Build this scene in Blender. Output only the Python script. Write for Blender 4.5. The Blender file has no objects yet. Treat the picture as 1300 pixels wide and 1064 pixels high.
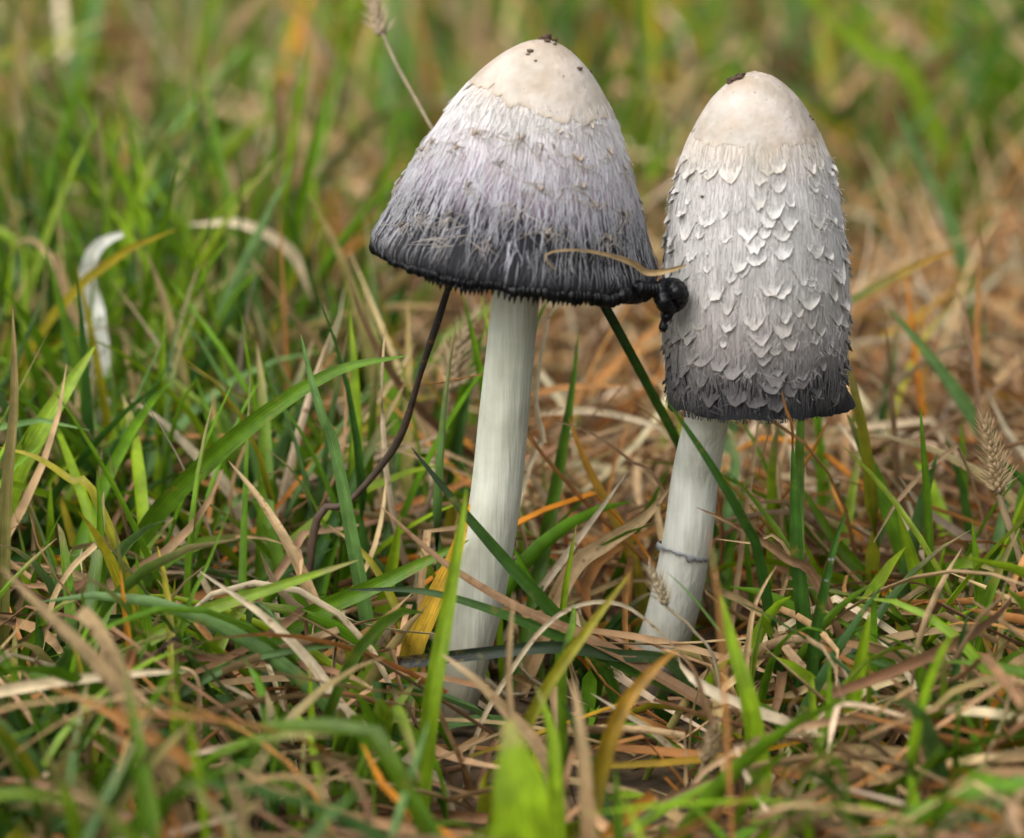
import bpy, math, random
import numpy as np
from mathutils import Vector
R = math.radians
rng = np.random.default_rng(11)
random.seed(5)
sc = bpy.context.scene
col = sc.collection

# ------------------------------------------------------------------ camera, sky, sun, exposure
PITCH = R(12.5); LENS = 60.0; SENS = 17.3; W, H = 1300.0, 1064.0
CAM = np.array([0.0, -0.68, 0.205])
cam_d = bpy.data.cameras.new('camera'); cam = bpy.data.objects.new('camera', cam_d); col.objects.link(cam)
cam.location = CAM; cam.rotation_euler = (math.pi / 2 - PITCH, 0, 0)
cam_d.lens = LENS; cam_d.sensor_width = SENS; cam_d.sensor_fit = 'HORIZONTAL'
cam_d.clip_start = 0.01; cam_d.clip_end = 500
cam_d.dof.use_dof = True; cam_d.dof.focus_distance = 0.668; cam_d.dof.aperture_fstop = 6.3
sc.camera = cam
w = bpy.data.worlds.new('World'); sc.world = w; w.use_nodes = True
nt = w.node_tree; nt.nodes.clear()
sky = nt.nodes.new('ShaderNodeTexSky'); sky.sky_type = 'NISHITA'; sky.sun_disc = False
SUN_EL, SUN_AZ = R(48), R(222)
sky.sun_elevation = SUN_EL; sky.sun_rotation = SUN_AZ
sky.air_density = 1.0; sky.dust_density = 4.0; sky.ozone_density = 1.0
hs = nt.nodes.new('ShaderNodeHueSaturation'); hs.inputs['Saturation'].default_value = 0.32
bg = nt.nodes.new('ShaderNodeBackground'); bg.inputs['Strength'].default_value = 0.15
wo = nt.nodes.new('ShaderNodeOutputWorld')
nt.links.new(sky.outputs[0], hs.inputs['Color']); nt.links.new(hs.outputs[0], bg.inputs[0]); nt.links.new(bg.outputs[0], wo.inputs[0])
sd = bpy.data.lights.new('sun', 'SUN'); so = bpy.data.objects.new('sun', sd); col.objects.link(so)
sd.energy = 1.3; sd.angle = R(60); sd.color = (1, 0.985, 0.965)
sdir = Vector((math.sin(SUN_AZ) * math.cos(SUN_EL), math.cos(SUN_AZ) * math.cos(SUN_EL), math.sin(SUN_EL)))
so.rotation_euler = sdir.to_track_quat('Z', 'Y').to_euler(); so.location = sdir * 5
vs = sc.view_settings; vs.view_transform = 'Standard'; vs.look = 'None'; vs.gamma = 1; vs.use_curve_mapping = False
vs.exposure = 0.6
sc.render.engine = 'CYCLES'
cy = sc.cycles
cy.use_denoising = True; cy.max_bounces = 6; cy.diffuse_bounces = 3; cy.glossy_bounces = 2; cy.transmission_bounces = 3
cy.use_adaptive_sampling = True; cy.adaptive_threshold = 0.015; cy.sample_clamp_indirect = 4

# ------------------------------------------------------------------ picture geometry helpers
cp, sp = math.cos(PITCH), math.sin(PITCH)
FWD = np.array([0, cp, -sp]); UPV = np.array([0, sp, cp]); RIGHT = np.array([1.0, 0, 0])
K = SENS / LENS / W
def ray(px, py):
    return FWD + RIGHT * (px - W / 2) * K + UPV * (H / 2 - py) * K
def at(px, py, Y):
    d = ray(px, py); return CAM + d * ((Y - CAM[1]) / d[1])
def atz(px, py, z=0.0):
    d = ray(px, py); return CAM + d * ((z - CAM[2]) / d[2])
def project(p):
    q = p - CAM
    dep = q @ FWD
    dep = np.where(dep < 0.02, 0.02, dep)
    return W / 2 + (q @ RIGHT) / dep / K, H / 2 - (q @ UPV) / dep / K, dep
def pxm(Y): return (Y - CAM[1]) / cp * K          # metres for one picture pixel at depth Y

def gz(x, y):                                      # ground height: gently uneven turf
    far = np.clip((np.hypot(x, y) - 0.10) / 0.5, 0, 1)
    return far * (0.012 * np.sin(x * 5.1 + 1.0) * np.cos(y * 3.7) + 0.006 * np.sin(x * 13 + y * 9)) \
        + 0.0012 * np.sin(x * 90) * np.sin(y * 77 + 1)

# ------------------------------------------------------------------ object helpers
def link(o, parent=None):
    col.objects.link(o)
    if parent is not None: o.parent = parent
    return o
def tag(o, label=None, cat=None, group=None, kind=None):
    if label: o['label'] = label
    if cat: o['category'] = cat
    if group: o['group'] = group
    if kind: o['kind'] = kind
    return o
def mesh(name, verts, faces, cols=None, uv=None, smooth=True, mat=None, extra=None):
    verts = np.asarray(verts, dtype=np.float32).reshape(-1, 3)
    faces = np.asarray(faces, dtype=np.int32)
    m = bpy.data.meshes.new(name)
    nv = len(verts); nf, k = faces.shape
    m.vertices.add(nv); m.vertices.foreach_set('co', verts.ravel())
    m.loops.add(nf * k); m.loops.foreach_set('vertex_index', faces.ravel())
    m.polygons.add(nf)
    m.polygons.foreach_set('loop_start', np.arange(0, nf * k, k, dtype=np.int32))
    m.polygons.foreach_set('loop_total', np.full(nf, k, dtype=np.int32))
    if smooth: m.polygons.foreach_set('use_smooth', np.ones(nf, dtype=bool))
    m.update(calc_edges=True)
    if cols is not None:
        a = m.color_attributes.new('Col', 'FLOAT_COLOR', 'POINT')
        c = np.ones((nv, 4), dtype=np.float32); c[:, :3] = np.asarray(cols, dtype=np.float32).reshape(-1, 3)
        a.data.foreach_set('color', c.ravel())
    if uv is not None:
        u = m.uv_layers.new(name='UVMap')
        uvv = np.asarray(uv, dtype=np.float32).reshape(-1, 2)
        u.data.foreach_set('uv', uvv[faces.ravel()].ravel())
    if extra is not None:
        for kname, vals in extra.items():
            a = m.attributes.new(kname, 'FLOAT', 'POINT')
            a.data.foreach_set('value', np.asarray(vals, dtype=np.float32).ravel())
    if mat is not None: m.materials.append(mat)
    m.validate()
    return m
def obj(name, me, parent=None, loc=None):
    o = bpy.data.objects.new(name, me); link(o, parent)
    if loc is not None: o.location = loc
    return o
def empty(name, loc):
    o = bpy.data.objects.new(name, None); o.location = loc; o.empty_display_size = 0.01
    return link(o)
def gridfaces(n, k, wrap=False):
    i = np.arange(n - 1)[:, None]
    j = np.arange(k if wrap else k - 1)[None, :]
    j2 = (j + 1) % k
    f = np.stack([i * k + j, i * k + j2, (i + 1) * k + j2, (i + 1) * k + j], -1)
    return f.reshape(-1, 4)
def smoothstep(a, b, x):
    t = np.clip((x - a) / (b - a), 0, 1); return t * t * (3 - 2 * t)
def wob(x, seed, n=5, f0=1.0):                     # smooth 1-D wobble in -1..1
    r = np.random.default_rng(seed); o = 0
    for i in range(n):
        o = o + np.sin(x * f0 * (1 + i * 1.37) + r.uniform(0, 6.28)) / (1 + i * 0.6)
    return o / 2.2
def catmull(pts, n):
    p = np.asarray(pts, dtype=float)
    if len(p) == 2:
        t = np.linspace(0, 1, n)[:, None]; return p[0] * (1 - t) + p[1] * t
    q = np.vstack([2 * p[0] - p[1], p, 2 * p[-1] - p[-2]])
    seg = np.linalg.norm(np.diff(p, axis=0), axis=1); cum = np.concatenate([[0], np.cumsum(seg)])
    out = []
    for t in np.linspace(0, cum[-1], n):
        i = min(np.searchsorted(cum, t, side='right') - 1, len(p) - 2)
        u = (t - cum[i]) / max(seg[i], 1e-9)
        a, b, c, d = q[i], q[i + 1], q[i + 2], q[i + 3]
        out.append(0.5 * ((2 * b) + (c - a) * u + (2 * a - 5 * b + 4 * c - d) * u * u + (3 * b - a - 3 * c + d) * u ** 3))
    return np.array(out)

# ------------------------------------------------------------------ materials
def newmat(name):
    m = bpy.data.materials.new(name); m.use_nodes = True
    t = m.node_tree; t.nodes.clear()
    out = t.nodes.new('ShaderNodeOutputMaterial')
    return m, t, out
def N(t, typ, **kw):
    n = t.nodes.new(typ)
    for k, v in kw.items():
        if k in n.inputs: n.inputs[k].default_value = v
        else: setattr(n, k, v)
    return n
def mix(t, fac, a, b, mode='MIX'):
    n = t.nodes.new('ShaderNodeMix'); n.data_type = 'RGBA'; n.blend_type = mode
    for s, v in ((n.inputs[0], fac), (n.inputs[6], a), (n.inputs[7], b)):
        if isinstance(v, (int, float)): s.default_value = v
        elif isinstance(v, tuple): s.default_value = (*v, 1)
        else: t.links.new(v, s)
    return n.outputs[2]
def mrange(t, v, a, b, c, d):
    n = t.nodes.new('ShaderNodeMapRange'); n.inputs[1].default_value = a; n.inputs[2].default_value = b
    n.inputs[3].default_value = c; n.inputs[4].default_value = d; t.links.new(v, n.inputs[0]); return n.outputs[0]
def math_(t, op, a, b):
    n = t.nodes.new('ShaderNodeMath'); n.operation = op
    for s, v in ((n.inputs[0], a), (n.inputs[1], b)):
        if isinstance(v, (int, float)): s.default_value = v
        else: t.links.new(v, s)
    return n.outputs[0]

def blade_material(name, veins, transl, rough, spots):
    m, t, out = newmat(name)
    vc = N(t, 'ShaderNodeVertexColor', layer_name='Col')
    c = vc.outputs[0]
    geo = N(t, 'ShaderNodeTexCoord')
    no = N(t, 'ShaderNodeTexNoise', Scale=260.0, Detail=3.0); t.links.new(geo.outputs['Object'], no.inputs['Vector'])
    c = mix(t, 1.0, c, mix(t, mrange(t, no.outputs[0], 0.3, 0.7, 0, 1), (0.72, 0.72, 0.7), (1.25, 1.22, 1.2)), 'MULTIPLY')
    bsdf = N(t, 'ShaderNodeBsdfPrincipled', Roughness=rough)
    bsdf.inputs['Specular IOR Level'].default_value = 0.38 if veins else 0.22
    if veins:
        uvn = N(t, 'ShaderNodeUVMap'); sx = N(t, 'ShaderNodeSeparateXYZ'); t.links.new(uvn.outputs[0], sx.inputs[0])
        mp = N(t, 'ShaderNodeMapping'); mp.inputs['Scale'].default_value = (12, 1.2, 1)
        t.links.new(uvn.outputs[0], mp.inputs[0])
        vn = N(t, 'ShaderNodeTexNoise', Scale=2.2, Detail=2.0); t.links.new(mp.outputs[0], vn.inputs['Vector'])
        c = mix(t, 1.0, c, mix(t, mrange(t, vn.outputs[0], 0.35, 0.65, 0, 1), (0.68, 0.72, 0.62), (1.25, 1.22, 1.3)), 'MULTIPLY')
        bp = N(t, 'ShaderNodeBump', Strength=0.35, Distance=0.0003); t.links.new(vn.outputs[0], bp.inputs['Height'])
        t.links.new(bp.outputs[0], bsdf.inputs['Normal'])
    if spots:
        n2 = N(t, 'ShaderNodeTexNoise', Scale=620.0, Detail=2.0); t.links.new(geo.outputs['Object'], n2.inputs['Vector'])
        c = mix(t, mrange(t, n2.outputs[0], 0.6, 0.7, 0, 0.7), c, (0.16, 0.07, 0.02))
    if veins and not spots:
        n6 = N(t, 'ShaderNodeTexNoise', Scale=150.0, Detail=4.0, Roughness=0.65); t.links.new(geo.outputs['Object'], n6.inputs['Vector'])
        c = mix(t, mrange(t, n6.outputs[0], 0.6, 0.72, 0, 0.55), c, (0.30, 0.22, 0.04))
    t.links.new(c, bsdf.inputs['Base Color'])
    tr = N(t, 'ShaderNodeBsdfTranslucent'); t.links.new(c, tr.inputs[0])
    ms = N(t, 'ShaderNodeMixShader'); ms.inputs[0].default_value = transl
    t.links.new(bsdf.outputs[0], ms.inputs[1]); t.links.new(tr.outputs[0], ms.inputs[2]); t.links.new(ms.outputs[0], out.inputs[0])
    return m
M_blade = blade_material('grass_leaf', True, 0.36, 0.36, False)
M_straw = blade_material('dry_straw', True, 0.18, 0.6, True)
M_turf = blade_material('turf_leaf', False, 0.34, 0.45, False)
M_thatch = blade_material('turf_straw', False, 0.16, 0.65, False)

def cap_material():
    m, t, out = newmat('mushroom_cap_flesh')
    vc = N(t, 'ShaderNodeVertexColor', layer_name='Col')
    ink = N(t, 'ShaderNodeAttribute', attribute_name='ink')
    uvn = N(t, 'ShaderNodeUVMap')
    mp = N(t, 'ShaderNodeMapping'); mp.inputs['Scale'].default_value = (210, 9, 1); t.links.new(uvn.outputs[0], mp.inputs[0])
    n1 = N(t, 'ShaderNodeTexNoise', Scale=1.0, Detail=2.5, Roughness=0.6, Distortion=0.35); t.links.new(mp.outputs[0], n1.inputs['Vector'])
    tc = N(t, 'ShaderNodeTexCoord')
    n3 = N(t, 'ShaderNodeTexNoise', Scale=160.0, Detail=4.0); t.links.new(tc.outputs['Object'], n3.inputs['Vector'])
    c = mix(t, 1.0, vc.outputs[0], mix(t, mrange(t, n3.outputs[0], 0.3, 0.7, 0, 1), (0.86, 0.84, 0.83), (1.08, 1.07, 1.06)), 'MULTIPLY')
    c = mix(t, 1.0, c, mix(t, mrange(t, n1.outputs[0], 0.35, 0.65, 0, 1), (0.8, 0.8, 0.81), (1.08, 1.08, 1.08)), 'MULTIPLY')
    thr = math_(t, 'SUBTRACT', math_(t, 'ADD', n1.outputs[0], math_(t, 'MULTIPLY', ink.outputs['Fac'], 0.45)), 0.62)
    gap = mrange(t, thr, 0.0, 0.1, 0, 1)
    c = mix(t, gap, c, (0.012, 0.012, 0.015))
    b = N(t, 'ShaderNodeBsdfPrincipled', Roughness=0.75)
    b.inputs['Specular IOR Level'].default_value = 0.25
    b.inputs['Subsurface Weight'].default_value = 0.12
    b.inputs['Subsurface Radius'].default_value = (0.002, 0.0017, 0.0014); b.inputs['Subsurface Scale'].default_value = 1.0
    t.links.new(c, b.inputs['Base Color'])
    hgt = math_(t, 'ADD', math_(t, 'SUBTRACT', n1.outputs[0], math_(t, 'MULTIPLY', gap, 0.7)), math_(t, 'MULTIPLY', n3.outputs[0], 0.35))
    bp = N(t, 'ShaderNodeBump', Strength=0.8, Distance=0.0007); t.links.new(hgt, bp.inputs['Height']); t.links.new(bp.outputs[0], b.inputs['Normal'])
    t.links.new(b.outputs[0], out.inputs[0])
    return m
def flesh_material(name, rough=0.7, bump=0.4, sc_=(700, 700, 90), stain=False):
    m, t, out = newmat(name)
    vc = N(t, 'ShaderNodeVertexColor', layer_name='Col')
    tc = N(t, 'ShaderNodeTexCoord')
    mp = N(t, 'ShaderNodeMapping'); mp.inputs['Scale'].default_value = sc_; t.links.new(tc.outputs['Object'], mp.inputs[0])
    n1 = N(t, 'ShaderNodeTexNoise', Scale=1.0, Detail=3.0); t.links.new(mp.outputs[0], n1.inputs['Vector'])
    n2 = N(t, 'ShaderNodeTexNoise', Scale=120.0, Detail=4.0); t.links.new(tc.outputs['Object'], n2.inputs['Vector'])
    c = mix(t, 1.0, vc.outputs[0], mix(t, mrange(t, n1.outputs[0], 0.3, 0.7, 0, 1), (0.88, 0.88, 0.87), (1.06, 1.06, 1.06)), 'MULTIPLY')
    c = mix(t, 1.0, c, mix(t, mrange(t, n2.outputs[0], 0.3, 0.7, 0, 1), (0.78, 0.79, 0.75), (1.08, 1.08, 1.09)), 'MULTIPLY')
    if stain:
        n4 = N(t, 'ShaderNodeTexNoise', Scale=75.0, Detail=5.0, Roughness=0.65); t.links.new(tc.outputs['Object'], n4.inputs['Vector'])
        c = mix(t, mrange(t, n4.outputs[0], 0.43, 0.64, 0, 0.6), c, (0.36, 0.26, 0.17))
        n5 = N(t, 'ShaderNodeTexNoise', Scale=900.0, Detail=1.0); t.links.new(tc.outputs['Object'], n5.inputs['Vector'])
        c = mix(t, mrange(t, n5.outputs[0], 0.72, 0.78, 0, 0.7), c, (0.22, 0.14, 0.08))
    b = N(t, 'ShaderNodeBsdfPrincipled', Roughness=rough); b.inputs['Specular IOR Level'].default_value = 0.3
    b.inputs['Subsurface Weight'].default_value = 0.15
    b.inputs['Subsurface Radius'].default_value = (0.002, 0.0018, 0.0014); b.inputs['Subsurface Scale'].default_value = 1.0
    t.links.new(c, b.inputs['Base Color'])
    bp = N(t, 'ShaderNodeBump', Strength=bump, Distance=0.0004)
    t.links.new(math_(t, 'ADD', n1.outputs[0], n2.outputs[0]), bp.inputs['Height']); t.links.new(bp.outputs[0], b.inputs['Normal'])
    t.links.new(b.outputs[0], out.inputs[0])
    return m
def plain_material(name, c1, c2, rough, scale, bump=0.3, spec=0.4):
    m, t, out = newmat(name)
    tc = N(t, 'ShaderNodeTexCoord')
    n2 = N(t, 'ShaderNodeTexNoise', Scale=scale, Detail=4.0); t.links.new(tc.outputs['Object'], n2.inputs['Vector'])
    b = N(t, 'ShaderNodeBsdfPrincipled', Roughness=rough); b.inputs['Specular IOR Level'].default_value = spec
    t.links.new(mix(t, mrange(t, n2.outputs[0], 0.35, 0.65, 0, 1), c1, c2), b.inputs['Base Color'])
    bp = N(t, 'ShaderNodeBump', Strength=bump, Distance=0.0005); t.links.new(n2.outputs[0], bp.inputs['Height']); t.links.new(bp.outputs[0], b.inputs['Normal'])
    t.links.new(b.outputs[0], out.inputs[0])
    return m
M_cap = cap_material()
M_scale = flesh_material('cap_scale_flesh', 0.75, 0.5, (900, 900, 160))
M_crown = flesh_material('crown_skin_flesh', 0.75, 1.0, (420, 420, 420), True)
M_fibre = flesh_material('cap_fibre', 0.7, 0.0)
M_stem = flesh_material('stem_flesh', 0.75, 0.9, (900, 900, 60))
M_ink = plain_material('wet_black_ink', (0.003, 0.003, 0.004), (0.008, 0.008, 0.009), 0.24, 700, 0.6, 0.16)
M_dirt = plain_material('soil_crumb', (0.05, 0.03, 0.02), (0.12, 0.08, 0.05), 0.9, 900, 0.6, 0.2)
M_ground = plain_material('soil_and_litter', (0.035, 0.024, 0.014), (0.13, 0.09, 0.05), 0.95, 120, 0.9, 0.15)

# ------------------------------------------------------------------ ground
ax = np.sinh(np.linspace(-7.6, 7.6, 221)) * 0.08
gx, gy = np.meshgrid(ax, ax + 0.2)
me = mesh('ground', np.stack([gx, gy, gz(gx, gy)], -1), gridfaces(221, 221), mat=M_ground)
tag(obj('ground', me), kind='structure')

# ------------------------------------------------------------------ mushrooms
class Body:                                        # a cap as a body of revolution about its own axis
    def __init__(s, apex, rimc, rim_px, prof, seed, irr):
        s.A = apex; d = rimc - apex; L = np.linalg.norm(d); s.a = d / L; s.u = L / rim_px
        e2 = np.array([0, -1.0, 0]); e2 = e2 - s.a * (e2 @ s.a); s.e2 = e2 / np.linalg.norm(e2)
        s.e1 = np.cross(s.e2, s.a); s.e1 = s.e1 / np.linalg.norm(s.e1)
        if s.e1[0] < 0: s.e1 = -s.e1
        p = np.array(prof, dtype=float)
        q = np.linspace(0, math.sqrt(p[-1, 0]), 400); r = np.interp(q, np.sqrt(p[:, 0]), p[:, 1])
        k = np.ones(17) / 17; rp = np.concatenate([-r[1:9][::-1], r, np.full(8, 0) + r[-1] + (r[-1] - r[-2]) * np.arange(1, 9)])
        s.q, s.r_ = q, np.convolve(rp, k, 'valid'); s.seed = seed; s.irr = irr
    def r(s, S): return np.interp(np.sqrt(np.maximum(S, 0)), s.q, s.r_)
    def dr(s, S): return (s.r(S + 1.5) - s.r(np.maximum(S - 1.5, 0))) / (np.minimum(S, 1.5) + 1.5)
    def rad(s, th, S): return s.r(S) * (1 + s.irr * smoothstep(10, 120, S) * (0.6 * wob(th, s.seed, 4, 1.0).round(9) + 0.25 * wob(th * 3 + S * 0.02, s.seed + 1, 4)) * 1.0)
    def pos(s, th, S, off=0.0):
        th = np.asarray(th, dtype=float); S = np.asarray(S, dtype=float)
        dv = np.cos(th)[..., None] * s.e1 + np.sin(th)[..., None] * s.e2
        n = dv - s.a * s.dr(S)[..., None]; n = n / np.linalg.norm(n, axis=-1, keepdims=True)
        return s.A + (s.a * S[..., None] + dv * s.rad(th, S)[..., None]) * s.u + n * (np.asarray(off) * s.u)[..., None]
    def pick(s, px, py):                            # the cap point seen at a picture position -> theta, s
        d = ray(px, py); best = None
        for lam in np.linspace(0.55, 0.80, 1200):
            q = CAM + d * lam - s.A; S = (q @ s.a) / s.u
            x, y = (q @ s.e1) / s.u, (q @ s.e2) / s.u
            if S > 0 and math.hypot(x, y) <= s.r(S): return math.atan2(y, x), S
            g = math.hypot(x, y) - s.r(max(S, 0))
            if best is None or g < best[0]: best = (g, math.atan2(y, x), S)
        return best[1], best[2]

def ramp(S, stops):
    xs = [a for a, _ in stops]; cs = np.array([c for _, c in stops])
    return np.stack([np.interp(S, xs, cs[:, k]) for k in range(3)], -1)

def tube(path, rad, nside=10, cap=True):
    p = np.asarray(path); n = len(p); rad = np.broadcast_to(np.asarray(rad, dtype=float), (n,)) if np.ndim(rad) < 2 else rad
    tg = np.gradient(p, axis=0); tg /= np.linalg.norm(tg, axis=1, keepdims=True) + 1e-12
    ref = np.array([0.13, -0.95, 0.28]); 
    s1 = np.cross(tg, ref); s1 /= np.linalg.norm(s1, axis=1, keepdims=True) + 1e-12; s2 = np.cross(s1, tg)
    an = np.linspace(0, 2 * np.pi, nside, endpoint=False)
    rr = rad[:, None] if rad.ndim == 1 else rad
    v = p[:, None] + (np.cos(an)[None, :, None] * s1[:, None] + np.sin(an)[None, :, None] * s2[:, None]) * rr[..., None]
    return v, gridfaces(n, nside, True)

def build_scale(b, th0, S0, wpx, hpx, lift, tipiness, colf, parent, base, tint, rnd):
    na, nb = 8, 6
    A_, B_ = np.meshgrid(np.linspace(-1, 1, na), np.array([0, .3, .55, .75, .9, 1.0]))
    hw = wpx * (0.75 + 0.25 * np.minimum(B_ * 2, 1)) * (1 - 0.28 * B_ ** 3)
    skew = rnd.uniform(-.25, .25)
    low = (1 - (0.35 + .35 * tipiness) * np.abs(A_ - skew) ** (1.2 + 1.2 * (1 - tipiness))) + rnd.uniform(-.075, .075, (1, na))
    S = S0 + B_ * hpx * low
    th = th0 + A_ * hw / np.maximum(b.r(S0), 20) + rnd.uniform(-.5, .5) * B_ * 0.06
    curl = lift * (0.30 * B_ ** 1.5 + 0.70 * B_ ** 5) * np.clip(1.1 - 0.55 * np.abs(A_ - skew) ** 2, .2, 1)
    off = -1.0 + 1.7 * B_ + curl + rnd.uniform(-0.5, 0.5, A_.shape) * B_
    S = S - 0.25 * curl * B_ ** 4
    v = b.pos(th, S, off) - base
    c = colf(S0 + B_ * hpx * 0.6)
    edge = smoothstep(0.7, 1, B_)[..., None] * tint
    c = c * (1 - edge) + np.minimum(np.maximum(c * 1.3, c * 0 + 0.02), 0.8) * np.array([1.0, 0.94, 0.84]) * edge
    return obj('scale', mesh('scale', v, gridfaces(nb, na), c, mat=M_scale), parent)

def ribbons_on(b, th, S, off, wd, base, colr):      # many thin fibres on a cap: arrays (n, k)
    n, k = th.shape
    dth = wd / np.maximum(b.r(S), 25)
    v = np.stack([b.pos(th - dth, S, off - 0.3), b.pos(th, S, off + 0.45), b.pos(th + dth, S, off - 0.3)], 2) - base
    f = gridfaces(k, 3)
    faces = (f[None] + (np.arange(n) * k * 3)[:, None, None]).reshape(-1, 4)
    return v.reshape(-1, 3), faces, np.repeat(colr[:, :, None, :], 3, 2).reshape(-1, 3)

def strands(paths, wd):                             # free thin hairs: (n,k,3) -> 3-sided tubes
    n, k, _ = paths.shape
    tg = np.gradient(paths, axis=1); tg /= np.linalg.norm(tg, axis=2, keepdims=True) + 1e-12
    s1 = np.cross(tg, np.array([0.3, -0.8, 0.5])); s1 /= np.linalg.norm(s1, axis=2, keepdims=True) + 1e-12; s2 = np.cross(s1, tg)
    an = np.arange(3) * 2.0944
    v = paths[:, :, None] + (np.cos(an)[None, None, :, None] * s1[:, :, None] + np.sin(an)[None, None, :, None] * s2[:, :, None]) * wd[..., None, None]
    f = gridfaces(k, 3, True)
    return v.reshape(-1, 3), (f[None] + (np.arange(n) * k * 3)[:, None, None]).reshape(-1, 4)

def crumbs(b, spots, base, parent):
    rnd = np.random.default_rng(3); vs_, fs_ = [], []; o = 0
    P = (1 + 5 ** .5) / 2
    ico = np.array([[-1, P, 0], [1, P, 0], [-1, -P, 0], [1, -P, 0], [0, -1, P], [0, 1, P], [0, -1, -P], [0, 1, -P], [P, 0, -1], [P, 0, 1], [-P, 0, -1], [-P, 0, 1]]) / 1.9
    fi = np.array([[0,11,5],[0,5,1],[0,1,7],[0,7,10],[0,10,11],[1,5,9],[5,11,4],[11,10,2],[10,7,6],[7,1,8],[3,9,4],[3,4,2],[3,2,6],[3,6,8],[3,8,9],[4,9,5],[2,4,11],[6,2,10],[8,6,7],[9,8,1]])
    for (px, py, rr) in spots:
        th, S = b.pick(px, py)
        c = b.pos(np.array(th), np.array(S), np.array(rr * 0.35))
        vs_.append(c - base + ico * rnd.uniform(0.6, 1.2, (12, 1)) * rr * b.u * np.array([1.2, 1, 0.8])); fs_.append(fi + o); o += 12
    tag(obj('soil_dirt', mesh('soil_dirt', np.concatenate(vs_), np.concatenate(fs_), mat=M_dirt, smooth=False), parent), kind='stuff')

# ---- the bell-shaped mushroom
B1 = atz(572, 925, 0.0); Y1 = B1[1]
b1 = Body(at(694, 50, Y1), at(650, 345, Y1), 298.0,
          [(0, 0), (4, 16), (17, 40), (48, 73), (67, 88), (82, 98), (121, 117), (173, 141), (209, 156), (245, 169), (268, 181), (280, 186), (290, 181), (296, 172)], 21, 0.035)
m1 = empty('ink_cap_mushroom', B1)
tag(m1, 'bell-shaped ink cap mushroom with lilac-grey cap and dripping black rim on a slim stem', 'mushroom', 'ink cap mushrooms')
base1 = B1
def col1(S, th=0):
    return ramp(S, [(0, (.66, .57, .47)), (60, (.66, .59, .50)), (95, (.64, .595, .57)), (130, (.54, .505, .52)), (160, (.36, .34, .36)), (190, (.17, .163, .178)), (215, (.05, .049, .055)), (240, (.018, .018, .02)), (278, (.015, .015, .017)), (300, (.008, .008, .009))])
nth, ns = 420, 150
TH, SS = np.meshgrid(np.linspace(0, 2 * np.pi, nth) - np.pi / 2, np.linspace(0.0, 1, ns) ** 1.15 * 293)
v = b1.pos(TH, SS, 0.9 * wob(TH * 41 + SS * 0.02, 9, 4) * smoothstep(90, 200, SS))
# lilac flush on the side away from the crown
lil = (smoothstep(90, 130, SS) * (1 - smoothstep(180, 230, SS)))[..., None] * np.array([0.03, -0.015, 0.015])
ink1 = -.1 + 1.1 * smoothstep(130, 285, SS) ** 1.3 + 0.12 * wob(TH * 7 + SS * 0.03, 5, 4) * smoothstep(100, 160, SS)
cap1 = obj('cap', mesh('cap', v - base1, gridfaces(ns, nth), col1(SS) + lil, np.stack([(TH + np.pi / 2) / (2 * np.pi), SS / 300], -1), mat=M_cap, extra={'ink': ink1}), m1)
# crown skin with a torn edge
nk = 260; th = np.linspace(0, 2 * np.pi, nk, endpoint=False)
edge = 82 + 10 * wob(th, 31, 4, 1.0) + 6 * wob(th * 5, 32, 4) + 3 * wob(th * 19, 33, 3) - 9 * np.maximum(wob(th * 11, 36, 4) - .55, 0) * 3 - 26 * np.exp(-((np.angle(np.exp(1j * (th - 2.55)))) / 0.45) ** 2)
bt = np.linspace(0, 1, 26)[:, None] ** 0.8
S_ = bt * edge[None]; T_ = np.broadcast_to(th, S_.shape)
off = 0.9 + 0.7 * smoothstep(0.86, 1, bt) * (1 + 1.6 * wob(T_ * 9, 35, 4)) + 0 * S_
cc = ramp(S_, [(0, (.48, .39, .31)), (30, (.53, .46, .39)), (100, (.54, .48, .42))]) * (1 - 0.14 * smoothstep(0.93, 1, bt)[..., None] * np.array([0.4, 0.8, 1.5]))
skin = obj('crown_skin', mesh('crown_skin', b1.pos(T_, S_, off) - base1, gridfaces(26, nk, True), cc, mat=M_crown), cap1)
# white fibres combed down the cap, thinning out to the inky rim
n = 4400; k = 7
S0 = 66 + (264 - 66) * rng.random(n) ** 1.05; L = rng.uniform(18, 52, n); t0 = rng.uniform(0, 2 * np.pi, n)
tt = np.linspace(0, 1, k)[None]
S = np.minimum(S0[:, None] + L[:, None] * tt, 290)
th = t0[:, None] + (rng.normal(0, 3.0, (n, 1)) * np.sin(tt * rng.uniform(2, 6, (n, 1)) + rng.uniform(0, 6, (n, 1))) + rng.normal(0, 2.2, (n, 1)) * tt) / b1.r(S)
off = 0.5 + rng.uniform(0, 0.9, (n, 1)) + (rng.random((n, 1)) < 0.12) * tt ** 3 * rng.uniform(1, 5, (n, 1))
wd = rng.uniform(0.4, 1.25, (n, 1)) * (1 - .35 * smoothstep(190, 270, S)) * np.sin(np.pi * np.clip(tt * 0.93 + 0.05, 0, 1)) ** 0.6
fc = ramp(S, [(80, (.68, .64, .61)), (130, (.57, .54, .555)), (165, (.45, .43, .455)), (200, (.36, .352, .382)), (235, (.33, .325, .352)), (258, (.25, .247, .265)), (274, (.12, .118, .125)), (286, (.03, .03, .032)), (300, (.02, .02, .02))]) * rng.uniform(0.78, 1.15, (n, 1, 1)) * (1 - smoothstep(175, 250, S)[..., None] * (1 - rng.choice([.15, .4, .8, 1.3], (n, 1, 1))))
v, f, c = ribbons_on(b1, th, S, off, wd, base1, fc)
tag(obj('fibre_coat', mesh('fibre_coat', v, f, c, mat=M_fibre), cap1), kind='stuff')
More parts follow.
